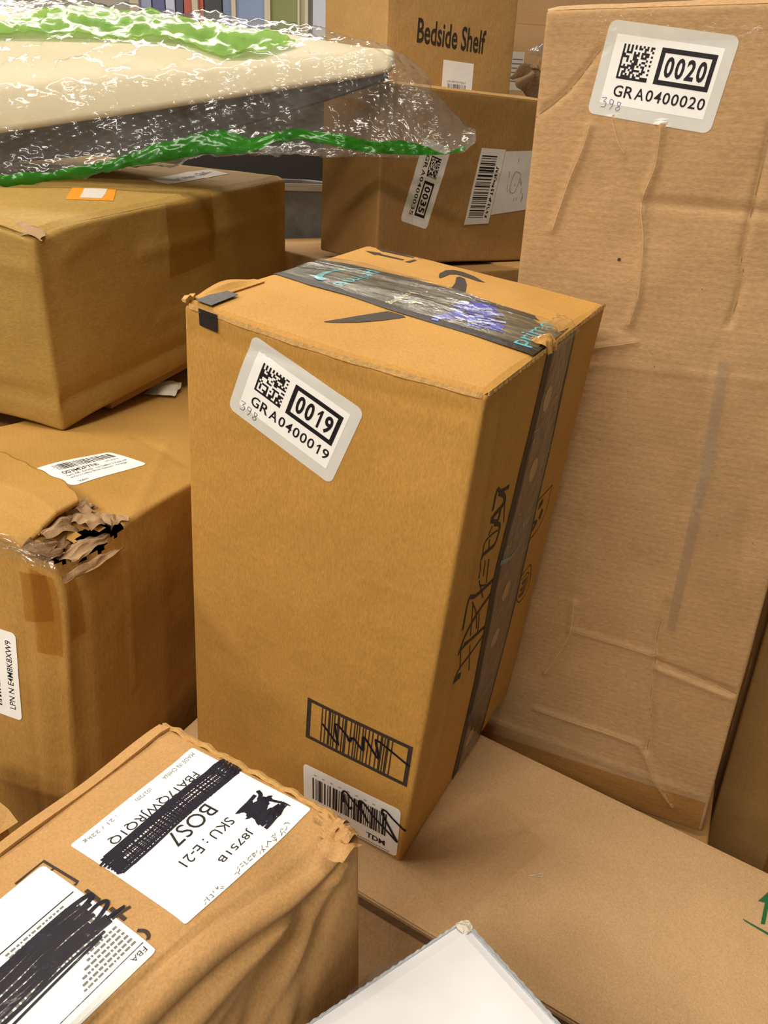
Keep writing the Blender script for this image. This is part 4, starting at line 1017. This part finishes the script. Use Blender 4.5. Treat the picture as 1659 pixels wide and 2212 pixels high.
paper(Place(FBA, 'top', (.1650, .0915), -179.5), 'clear_pouch', 118, 112, 2.0, M['clear_tape'], 0.0016, 0.0001)
k = Ink(raw(FBA, 'top'), 0.0005)
k.stroke([(.2093, .1505), (.2290, .1512), (.2306, .1181), (.2281, .1178)], .0018, smooth=False); k.stroke([(.2290, .1400), (.2268, .1400)], .0010)
k.quad([(.2283, .1087), (.2283, .0958), (.2308, .0958), (.2308, .1087)]); k.quad([(.2286, .0861), (.2286, .0727), (.2312, .0727), (.2312, .0861)])
k.stroke([(.2372, .0772), (.2300, .0792), (.2260, .0800)], .0030, (.6, 1.3)); k.stroke([(.2293, .0615), (.2315, .0575), (.2310, .0530), (.2290, .0508)], .0022)
k.build_each('box_print', M['ink_box'])

# --- carton at the left with a torn corner
H_ = POSE['lm'][2][2]
def lm_deform(b, P):
    P = P.copy(); dz = b.H - P[..., 2]; t = P[..., 1] + b.D / 2; q = b.L / 2 - P[..., 0]
    # vertical front corner flattened, upper corner stove in
    d = np.hypot(q, t); w = np.exp(-(d / 0.03) ** 2)
    P[..., 0] -= 0.010 * w; P[..., 1] += 0.006 * w
    g = np.exp(-(np.hypot(q, t * .45) / 0.045) ** 2) * np.exp(-(dz / 0.04) ** 2)
    P[..., 2] -= 0.018 * g; P[..., 0] -= 0.010 * g
    P[..., 2] -= .075 * np.minimum(q, .13) * ss((t - .14) / .14) * np.exp(-(dz / .2) ** 2)
    return P
def lm_hole(b, face, C):
    q = b.L / 2 - C[:, 0]; t = C[:, 1] + b.D / 2; dz = H_ - C[:, 2]
    n = 0.006 * np.sin(t * 260) + 0.004 * np.sin(t * 610 + 1)
    w = 0.022 * np.sin(np.clip(t / 0.085, 0, 1) * math.pi) ** .6
    if face == 'top': return (q < w + n) & (t < .085)
    if face == 'right': return (dz < w * .55 + n * .6) & (t < .085)
    return np.zeros(len(C), bool)
LM = Carton('cardboard_box', 'large cardboard carton at the left edge with a torn crushed corner', M['lm'], *P_('lm'), res=0.0045, r=0.005, seed=17, noise=0.0012, deform=lm_deform, hole=lm_hole, bulge=0.004, body='carton_body',
    creases={'right': [(c_['lm_seam'], 0.0014, 0.004), ([(.03, H_ - .03), (.035, H_ - .3)], 0.0010, .008), ([(.14, H_ - .05), (.15, H_ - .3)], 0.0009, .012)],
             'front': [([(.10, H_ - .30), (.29, H_ - .295)], 0.0016, .004), ([(.245, H_ - .02), (.255, H_ - .4)], -0.0012, .005)],
             'top': [([(.30, .10), (.20, .30), (.24, .42)], 0.0016, .005), ([(.15, .30), (.27, .24)], -0.0012, .006)]})
b = LM
def flap_shape(A, B):
    w = np.interp(A, [0, .09, .2243, .26], [.145, .122, .090, .070]); e = 0.0012 * np.sin(A * 210) * B
    return A, -.004 + B * (w + .004 + e)
def flap_lift(S, T):
    w = np.interp(S, [0, .09, .2243, .26], [.145, .122, .090, .070]); f = T / w
    return np.interp(f, [0, .10, .28, .31, .52, .56, 1.0], [-.007, -.002, .0015, .0045, .0095, .0110, .0115]) + .0006 * np.sin(S * 60)
b.plate('top_flap', 'top', 0.0, .258, 0.0, 1.0, M['lm'], 0.0006, 0.0040, 0.02, flap_lift, flap_shape) if False else None
nx_, ny_ = 70, 44
A_, B_ = np.meshgrid(np.linspace(0, .258, nx_), np.linspace(0, 1, ny_)); S_, T_ = flap_shape(A_, B_)
lf_ = flap_lift(S_, T_)
up = b.pt('top', S_, T_, 0.0046, lf_).reshape(-1, 3); dn = b.pt('top', S_, T_, 0.0006, lf_).reshape(-1, 3); n_ = nx_ * ny_
ff = grid_faces(nx_, ny_) + [q[::-1] for q in grid_faces(nx_, ny_, n_)]
ring = list(range(nx_)) + [j * nx_ + nx_ - 1 for j in range(1, ny_)] + [(ny_ - 1) * nx_ + i for i in range(nx_ - 2, -1, -1)] + [j * nx_ for j in range(ny_ - 2, 0, -1)]
for a_, e_ in zip(ring, ring[1:] + ring[:1]): ff.append((e_, a_, a_ + n_, e_ + n_))
mesh('top_flap', np.vstack([up, dn]), ff, M['lm'], b.root, True)
def pts3(b, s_, t_, h): return b.pt('top', np.array([s_]), np.array([t_]), h)[0]
for i_, (s_, t_, h_, sx_, sy_, m_) in enumerate(((.262, .040, .004, .010, .024, 'torn'), (.272, .070, .003, .012, .016, 'torn'), (.258, .078, .007, .009, .012, 'torn'), (.280, .020, .0, .010, .022, 'torn_dark'), (.290, .045, -.006, .008, .030, 'torn'), (.270, .008, .001, .012, .012, 'torn_dark'), (.283, .085, .001, .012, .010, 'torn'))):
    p_ = pts3(b, s_, t_, h_); crumple(LM, 'torn_board', M[m_], tuple(p_), (sx_, sy_, .004), 120 + i_ * 5, 16, .0040, .004)
crumple(LM, 'torn_liner', M['torn'], tuple(b.pt('right', np.array([.040]), np.array([H_ - .020]), .003)[0]), (.004, .040, .002), 171, 18, .0030)
pl = Place(LM, 'top', (.1905, .1700), 80.5)
lab = paper(pl, 'barcode_label', 104, 62, 6, M['paper'], 0.0003, 0.0003)
k = Ink(pl, 0.0008); k.barcode(-34, 10, 44, 25, 105, 31); k.text('003M2F7NI', -38, -1.5, 47, 7.0, bold=.01); k.build('barcode_print', M['ink_box'], lab)
k = Ink(pl, 0.0008); k.text('nent A®, AA255 , 2.5 Gallon 2 Peak HP', -40, -8.5, 84, 4.4, bold=.012); k.text('et/Dry Utility Shop Vacuum , Orange', -40, -15.0, 78, 4.4, bold=.012); k.text('Item', -40, -27, 12, 4.6, bold=.01); k.scrawl(22, 2.0, 19, 3.0, 9, 6, lw=.5); k.build_stuff('fine_print', M['ink_soft'], lab)
pl = Place(LM, 'front', (.2010, PTS['lpn'][2][1] + .0505), 0.0)
lab = paper(pl, 'barcode_label', 70, 103, 5, M['paper'], 0.0004, 0.0003)
k = Ink(pl, 0.0008); k.text('LPN N E4M8K8XW9', 28.5, -40, 81, 7.0, ang=90, bold=.006); k.barcode(-24, -40, 12, 44, 90, 41, vert=True); k.build('barcode_print', M['ink'], lab)
tape_quad(LM, 'front', 'brown_tape', [(c_['lm_tapeF'][i][0], c_['lm_tapeF'][i][1]) for i in (3, 2, 1, 0)], M['brown_tape'], 0.0010, 0.0002, n=14)
tape_quad(LM, 'right', 'brown_tape', [(.0045, H_ - .105), (.0230, H_ - .100), (.0170, H_ - .030), (.0045, H_ - .030)], M['brown_tape'], 0.0010, 0.0002, n=14)
tape_quad(LM, 'front', 'brown_tape', [(.262, H_ - .120), (.2955, H_ - .120), (.2955, H_ - .022), (.262, H_ - .022)], M['brown_tape'], 0.0016, 0.0002, n=14)
crumple(LM, 'torn_tape', M['gloss_tape'], tuple(b.pt('front', np.array([.235]), np.array([H_ - .014]), .006)[0]), (.050, .004, .006), 201, 26, .0060)
crumple(LM, 'torn_tape', M['gloss_tape'], tuple(b.pt('front', np.array([.205]), np.array([H_ - .006]), .004)[0]), (.085, .006, .004), 203, 26, .0040)

lf2 = Carton('cardboard_box', 'plain carton at the left behind the frame edge beside the torn one', M['b35'], (0, 0, 0), (1, 0, 0, 0), (.26, .80, .80), res=0.03, r=0.005, seed=27, body='carton_body')
mt = Matrix.LocRotScale(Vector(POSE['lm'][0]), Quaternion(POSE['lm'][1]), None) @ Matrix.Translation((-.288, .12, .006))
lf2.root.location = mt.to_translation(); lf2.root.rotation_quaternion = mt.to_quaternion()

# --- carton on top of it, upper left
H_ = POSE['tl'][2][2]
def tl_deform(b, P):
    P = P.copy(); dz = b.H - P[..., 2]; t = P[..., 1] + b.D / 2; q = b.L / 2 - P[..., 0]
    w = np.exp(-(np.hypot(q, t) / 0.04) ** 2)
    P[..., 2] -= 0.010 * w * np.exp(-(dz / .05) ** 2); P[..., 0] -= .006 * w; P[..., 1] += .004 * w
    P[..., 2] -= .007 * w * np.exp(-(P[..., 2] / .05) ** 2)
    return P
TL = Carton('cardboard_box', 'olive-brown cardboard carton at the left under the plastic bag, orange label on top', M['tl'], *P_('tl'), res=0.008, r=0.006, seed=23, noise=0.0016, deform=tl_deform, bulge=0.006, lid=0.004, body='carton_body',
    creases={'right': [(c_['tl_cre'], 0.0026, 0.008), (c_['tl_cre2'], 0.0018, 0.006), ([(.005, .036), (.62, .036)], -0.004, .007), ([(.04, H_ - .035), (.12, H_ - .020)], .002, .006)],
             'front': [([(.0, .040), (.42, .040)], -0.004, .007), ([(.0, H_ - .04), (.42, H_ - .045)], .002, .006)]})
b = TL
b.plate('top_flap', 'top', .004, b.L - .001, .002, b.D / 2 - .001, M['tl'], -.004, .004, .014, lambda S, T: .006 * ss((.05 - T) / .05) * ss((b.L - .012 - S) / .2), fold=['s1'])
b.plate('top_flap', 'top', .004, b.L - .001, b.D / 2 + .001, b.D - .002, M['tl'], -.004, .004, .014, fold=['s1'])
crumple(TL, 'torn_corner', M['torn'], tuple(b.pt('top', np.array([b.L - .020]), np.array([.012]), -.002)[0]), (.022, .010, .003), 301, 14, .0040, .004)
tape_quad(TL, 'right', 'brown_tape', [c_['tl_tape'][i] for i in (3, 2, 1, 0)], M['brown_tape'], 0.0014, 0.0002, n=16)
b.plate('clear_tape', 'right', .24, .40, b.H - .018, b.H - .002, M['gloss_tape'], .002, .0002, .005, lambda S, T: .0015 * wob(S, T, 71, 3, 16))
lab = tape_quad(TL, 'top', 'orange_label', [(.3363, .1625), (.3860, .1934), (.3373, .2680), (.2957, .2263)], M['orange'], .0004, .0003, n=8)
tape_quad(TL, 'top', 'label_centre', [(.3440, .1800), (.3680, .1940), (.3320, .2560), (.3100, .2340)], M['paper_dull'], .0008, .0002, parent=lab, n=6)
lab = tape_quad(TL, 'top', 'shipping_label', [(.300, .395), (.352, .375), (.352, .560), (.300, .580)], M['paper_dull'], .0004, .0003, n=8)
k = Ink(Place(TL, 'top', (.328, .480), 92), 0.0009); k.scrawl(-62, -9, 120, 18, 10, 4, lw=3.5); k.build('lettering', M['ink_soft'], lab)

sh = Carton('cardboard_sheet', 'flattened cardboard sheet lying under the upper left carton', M['b35'], (0, 0, 0), (1, 0, 0, 0), (.40, .50, .013), res=0.02, r=0.003, seed=25, cat='cardboard', body='sheet_body')
mt = Matrix.LocRotScale(Vector(POSE['tl'][0]), Quaternion(POSE['tl'][1]), None) @ Matrix.Translation((0, .045, -.0155))
sh.root.location = mt.to_translation(); sh.root.rotation_quaternion = mt.to_quaternion()

# --- cartons at the back
B35 = Carton('cardboard_box', 'brown cardboard carton with sticker 0035 standing behind the middle carton', M['b35'], *P_('b35'), res=0.010, r=0.004, seed=31, noise=0.001, body='carton_body', creases={'front': [([(.02, .13), (.30, .15)], .001, .008)]})
b = B35
b.plate('top_flap', 'top', 0, b.L, 0, b.D, M['bed'], 0.0, 0.004, 0.012, fold=['t0'])
sticker(B35, 'front', '0035', (.0908, .1232), 0, 1, 1, None, ex=(-.0158 / 47, -.0525 / 47), ey=(.0205 / 28.6, -.0052 / 28.6), seed=35, dull=True)
lab = tape_quad(B35, 'front', 'pale_label', [c_['b35_pale'][i] for i in (3, 2, 1, 0)], M['paper_dull'], .0003, .0002, n=10)
k = Ink(raw(B35, 'front'), .0007); k.stroke(list(c_['b35_oval']) + [c_['b35_oval'][0]], .0008)
r_ = random.Random(9)
for i in range(16):
    x_, y_ = r_.uniform(.262, .310), r_.uniform(.10, .17); k.rect(x_, y_, x_ + .001, y_ + r_.uniform(.003, .010))
k.build_stuff('fine_print', M['ink_soft'], lab)
q = c_['b35_bar']; lab = tape_quad(B35, 'front', 'barcode_label', [q[i] for i in (3, 2, 1, 0)], M['paper_dull'], .0006, .0003, n=10)
pl = Place(B35, 'front', (.2170, .1235), ex=(.0540 / 54, -.0002), ey=(.0215 / 120, .1205 / 120))
pl = Place(B35, 'front', (.2170, .1235), ex=(.00100, 0.0), ey=(.000185, .001))
k = Ink(pl, .0011); k.barcode(-22, -50, 11, 49, 95, 77, vert=True); k.scrawl(14.5, 34, 84, 7, 14, 5, ang=-90, lw=1.5); k.build('barcode_print', M['ink'], lab)
tape_quad(B35, 'front', 'clear_tape', [(.004, .030), (.075, .020), (.065, .115), (.004, .125)], M['clear_tape'], .0012, .0002, n=16, lift=lambda S, T: .0008 * wob(S, T, 51, 3, 16))
BED = Carton('cardboard_box', 'light brown cardboard carton printed Bedside Shelf at the back', M['bed'], *P_('bed'), res=0.014, r=0.003, seed=37, noise=0.0008, body='carton_body')
q = np.array(c_['bed_txt']); k = Ink(raw(BED, 'front'), .0005); k.text('Bedside Shelf', q[0][0] - .002, (q[0][1] + q[1][1]) / 2 - .001, .156, .0385, bold=.018, ang=-1.5); k.build('lettering', M['ink_box'])
q = np.array(c_['bed_lab']); cc = q.mean(0); pl = Place(BED, 'front', (cc[0], cc[1] - .006), -.5)
lab = paper(pl, 'barcode_label', 71, 62, .5, M['paper'])
k = Ink(pl, .0006); k.barcode(-24, -17, 20, -6, 60, 66); k.scrawl(-24, -4, 44, 3.2, 14, 1); k.scrawl(-10, -21.5, 14, 3, 6, 2); k.scrawl(-26, -27, 48, 3.2, 22, 3); k.build_stuff('fine_print', M['ink_soft'], lab)

def yawq(d): a = math.radians(d) / 2; return (math.cos(a), 0, 0, math.sin(a))
BACK = Carton('cardboard_box', 'broad carton carrying the cartons behind the middle one', M['b35'], (.075, 1.672, 0.0), yawq(34.7), (.60, .54, 1.034), res=0.03, r=0.004, seed=41, body='carton_body')
BACK.plate('top_flap', 'top', .28, .52, -.03, .25, M['bed'], 0.0, 0.003, 0.02, lambda S, T: -0.004 * ss((.03 - T) / .06))
UND = Carton('cardboard_box', 'carton underneath the tall creased carton', M['bed'], (.3285, .925, 0.0), yawq(-23.96), (.33, .262, .4335), res=0.02, r=0.004, seed=43, body='carton_body')
RB = Carton('cardboard_box', 'brown carton at the right edge behind the tall creased carton', M['b35'], (.7800, .9550, 0.0), yawq(-23.96), (.44, .30, .90), res=0.02, r=0.004, seed=47, body='carton_body', creases={'front': [([(.12, .1), (.12, .8)], .001, .008)]})
RB.plate('brown_tape', 'front', .085, .150, .10, .80, M['brown_tape'], .001, .0002, .02)
LOW = Carton('cardboard_box', 'small tan carton at the lower left frame edge behind the labelled one', M['bed'], (-.405, .468, 0.0), yawq(56), (.16, .13, .665), res=0.012, r=0.005, seed=53, noise=.003, body='carton_body')
LOW.plate('top_flap', 'top', 0, .16, 0, .13, M['bed'], 0, .004, .012, lambda S, T: .008 * ss((S - .08) / .06))
PB1 = Carton('cardboard_box', 'pale tan carton far behind with a small white label', M['back'], (.49, 2.72, 0.0), yawq(4), (.54, .30, 1.557), res=0.04, r=0.004, seed=59, body='carton_body')
lab = PB1.plate('white_label', 'front', .066, .104, 1.394, 1.490, M['paper_dull'], .0004, .0004, .02)
k = Ink(raw(PB1, 'front'), .0012)
for i in range(6): k.rect(.070, 1.415 + i * .011, .100, 1.418 + i * .011)
k.build_stuff('fine_print', M['ink_soft'], lab)
PB2 = Carton('cardboard_box', 'pinkish carton stacked on top of the pale one far behind', M['back'], (.51, 2.73, 1.559), yawq(2), (.52, .28, .36), res=0.04, r=0.004, seed=61, body='carton_body')
PB3 = Carton('cardboard_box', 'dull brown carton behind the tall one holding crumpled paper', M['b35'], (.430, 2.27, 0.0), yawq(3), (.34, .20, 1.350), res=0.04, r=0.004, seed=63, body='carton_body')
PB4 = Carton('cardboard_box', 'narrow brown carton standing behind the crumpled paper', M['b35'], (.392, 2.31, 1.352), yawq(3), (.10, .08, .095), res=0.01, r=0.003, seed=64, body='carton_body')

# --- white carton at the bottom
WHITE = Carton('white_box', 'plain white carton whose corner points up at the bottom of the picture', M['white_board'], (.1095, .2380, 0.0), yawq(-52.6), (.30, .135, .699), res=0.006, r=0.0025, seed=71, noise=.0008, body='carton_body')
b = WHITE
b.plate('lid', 'top', 0.0, b.L, 0.0, b.D, M['white_board'], 0.0, 0.0030, 0.008, lambda S, T: -0.0006 * np.sin(S * 40))
b.plate('lid_edge', 'top', 0.0, .0014, .0, b.D, M['white_edge'], 0.0030, 0.0006, 0.003, lambda S, T: .0004 * np.sin(T * 900))
b.plate('lid_edge', 'top', 0.0, b.L, b.D - .0022, b.D, M['white_edge'], 0.0030, 0.0006, 0.003, lambda S, T: .0004 * np.sin(S * 800))
crumple(WHITE, 'frayed_corner', M['foam'], (-b.L / 2 + .004, b.D / 2 - .004, b.H + .0035), (.005, .005, .002), 401, 12, .0022)

# ------------------------------------------------------------------ plastic bag over the upper left carton
BG = np.array(BAG)
def bag_pt(a, bq):
    """a along the stations, bq around the loop (0..9 closed)"""
    a = np.clip(np.asarray(a, float), 0, len(BG) - 1 - 1e-6); i = a.astype(int); f = (a - i)[..., None]
    bq = np.asarray(bq, float) % 9; j = bq.astype(int); g = (bq - j)[..., None]
    def row(ii):
        r0, r1, r2, r3 = BG[ii, (j - 1) % 9], BG[ii, j % 9], BG[ii, (j + 1) % 9], BG[ii, (j + 2) % 9]
        t = g
        cat = .5 * ((2 * r1) + (r2 - r0) * t * .6 + (2 * r0 - 5 * r1 + 4 * r2 - r3) * t * t * .6 + (3 * r1 - r0 - 3 * r2 + r3) * t ** 3 * .6)
        lin = r1 * (1 - t) + r2 * t
        return lin * .6 + (.5 * ((2 * r1) + (r2 - r0) * t + (2 * r0 - 5 * r1 + 4 * r2 - r3) * t * t + (3 * r1 - r0 - 3 * r2 + r3) * t ** 3)) * .4
    P = row(i) * (1 - f) + row(np.minimum(i + 1, len(BG) - 1)) * f
    return P
def bag_wrinkle(P, a, amp):
    X, Y, Z = P[..., 0], P[..., 1], P[..., 2]
    d = wob(X * 1.0 + Z * .7, Z * 1.6 + Y, 501, 3, 7.0) + .7 * np.abs(wob(X + .4 * Z, Y * 1.4 - Z, 503, 3, 13.0)) - .3 + .35 * wob(X * 2 + Z, Z * 3, 507, 2, 22.0)
    end = np.clip((13 - a) / 2.5, .12, 1)
    return d * amp * end
def bag_mesh(name, A, Bq, mat, off, amp, parent=None, label=None):
    P = bag_pt(A, Bq)
    N = np.cross(np.gradient(P, axis=1), np.gradient(P, axis=0)); N /= np.maximum(np.linalg.norm(N, axis=-1, keepdims=True), 1e-9)
    if (N[..., 1].mean() > 0): N = -N
    P = P + N * (bag_wrinkle(P, A, amp) + off)[..., None]
    o = mesh(name, P.reshape(-1, 3), grid_faces(A.shape[1], A.shape[0]), mat, parent, True)
    return o
A_, B_ = np.meshgrid(np.linspace(0, 13, 260), np.linspace(0, 9, 180))
bag = bag_mesh('plastic_bag', A_, B_, M['bag'], 0.0, 0.0052)
tag(bag, 'crinkled clear plastic bag with green stripes lying on the upper left carton', 'bag')
def strip(name, T, Bt, mat, off, n=160, m=14, parent=None):
    T = np.array(T); Bt = np.array(Bt); a0, a1 = max(T[0, 0], Bt[0, 0]), min(T[-1, 0], Bt[-1, 0])
    a = np.linspace(a0, a1, n); t = np.interp(a, T[:, 0], T[:, 1]); bb = np.interp(a, Bt[:, 0], Bt[:, 1]); w = np.linspace(0, 1, m)[:, None]
    return bag_mesh(name, np.repeat(a[None], m, 0), bb * (1 - w) + t * w, mat, off, 0.0052, parent)
strip('green_stripe', UPT, UPB, M['green_film'], 0.0030, parent=bag)
strip('green_stripe', LOT, LOB, M['green_dark'], 0.0020, parent=bag)
# inside of the bag
SL = np.array(SLAB); n_ = len(SL)
xs = np.linspace(0, n_ - 1, 60); rows = []
for x in xs:
    i = min(int(x), n_ - 2); f = x - i; L_ = SL[i] * (1 - f) + SL[i + 1] * f
    c = L_.mean(0); loop = []
    for q in range(5):
        p0, p1, p2 = L_[(q - 1) % 5], L_[q], L_[(q + 1) % 5]; e0 = p1 + (p0 - p1) / max(np.linalg.norm(p0 - p1), 1e-6) * .010; e1 = p1 + (p2 - p1) / max(np.linalg.norm(p2 - p1), 1e-6) * .010
        for t in (0, .25, .5, .75, 1): loop.append((1 - t) ** 2 * e0 + 2 * t * (1 - t) * p1 + t * t * e1)
    k_ = 1.0 if x < n_ - 1.3 else 1.0 - .35 * ((x - (n_ - 1.3)) / .3) ** 2
    rows.append([c + (p - c) * k_ for p in loop])
rows = np.array(rows); m_ = rows.shape[1]; V = rows.reshape(-1, 3); F = []
for i in range(len(xs) - 1):
    for q in range(m_): F.append((i * m_ + q, i * m_ + (q + 1) % m_, (i + 1) * m_ + (q + 1) % m_, (i + 1) * m_ + q))
F.append(list(range(m_))[::-1]); F.append([(len(xs) - 1) * m_ + q for q in range(m_)])
o = mesh('padded_panel', V, F, M['cream'], None, True)
tag(o, 'cream padded panel wrapped inside the clear plastic bag', 'panel')
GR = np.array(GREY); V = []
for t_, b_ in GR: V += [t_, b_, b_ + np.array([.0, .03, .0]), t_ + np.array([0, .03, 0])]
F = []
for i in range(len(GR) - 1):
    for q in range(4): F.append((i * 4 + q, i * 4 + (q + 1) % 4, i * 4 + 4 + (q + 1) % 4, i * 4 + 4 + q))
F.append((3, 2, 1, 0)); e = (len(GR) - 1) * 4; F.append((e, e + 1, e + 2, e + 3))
o = mesh('grey_panel', np.array(V), F, M['grey_panel'], None)  # plain dark grey strip set below the cream panel
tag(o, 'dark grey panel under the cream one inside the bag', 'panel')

# ------------------------------------------------------------------ small things
def loose(name, label, cat, mat, c, size, seed, n=22, amp=.01, rot=(0, 0, 0)):
    a, q = np.meshgrid(np.linspace(-1, 1, n), np.linspace(-1, 1, n))
    d = [wob(a, q, seed + i, 3, .4) for i in range(3)]
    V = np.stack([a * size[0] + d[0] * amp, q * size[1] + d[1] * amp, size[2] * (1 - a * a) * (1 - q * q) + d[2] * amp], -1).reshape(-1, 3)
    R = np.array(Matrix.Rotation(rot[2], 3, 'Z') @ Matrix.Rotation(rot[1], 3, 'Y') @ Matrix.Rotation(rot[0], 3, 'X'))
    o = mesh(name, V @ R.T, grid_faces(n, n), mat, None, False); o.location = c
    return tag(o, label, cat)
loose('kraft_paper', 'crumpled brown kraft paper on a carton between the printed carton and the tall one', 'paper', M['torn_dark'], (.322, 2.205, 1.385), (.062, .045, .035), 611, 22, .020, (.5, .0, .2))
loose('film_scrap', 'crumpled clear film scrap with a green glint beside the tall carton', 'plastic', M['film'], (.352, 2.30, 1.462), (.034, .03, .022), 621, 16, .008)
loose('foam_pouch', 'small pale packing pouch peeping out under the upper left carton', 'pouch', M['foam'], (-.345, 1.165, .866), (.022, .030, .008), 631, 14, .004)
loose('stretch_film', 'crinkled clear stretch film hanging beside the crumpled carton at the bottom', 'plastic', M['film'], (.020, .370, .600), (.030, .075, .006), 641, 30, .006, (1.45, 0, .6))

# translucent bin in the gap behind, a dark crate behind it
bn = bpy.data.objects.new('plastic_bin', None); COL.objects.link(bn); bn.location = (-.335, 1.965, .80); bn.rotation_euler = (0, 0, .50)
tag(bn, 'translucent grey plastic bin in the dark gap behind the upper left carton', 'bin')
q = MB()
for c, d in (((0, -.15, .17), (.36, .004, .34)), ((0, .15, .17), (.36, .004, .34)), ((-.18, 0, .17), (.004, .30, .34)), ((.18, 0, .17), (.004, .30, .34)), ((0, 0, .003), (.36, .30, .006))): q.box(c, d)
q.build('bin_wall', M['bin'], bn)
q = MB()
for c, d in (((0, -.158, .335), (.39, .018, .014)), ((0, .158, .335), (.39, .018, .014)), ((-.188, 0, .335), (.018, .30, .014)), ((.188, 0, .335), (.018, .30, .014))): q.box(c, d)
q.build('rim', M['bin_rim'], bn)
SUPB = Carton('cardboard_box', 'carton under the translucent bin at the back', M['b35'], (-.36, 2.0, 0.0), yawq(28.6), (.40, .34, .797), res=0.04, r=0.004, seed=81, body='carton_body')
CRATE = Carton('storage_crate', 'black storage crate in the gap behind the translucent bin', M['crate'], (-.62, 2.50, 0.0), yawq(8), (.95, .40, 1.40), res=0.05, r=0.01, seed=83, cat='crate', body='crate_body')
CRATE.plate('crate_lid', 'top', 0, .95, 0, .40, M['crate'], 0, .02, .05)
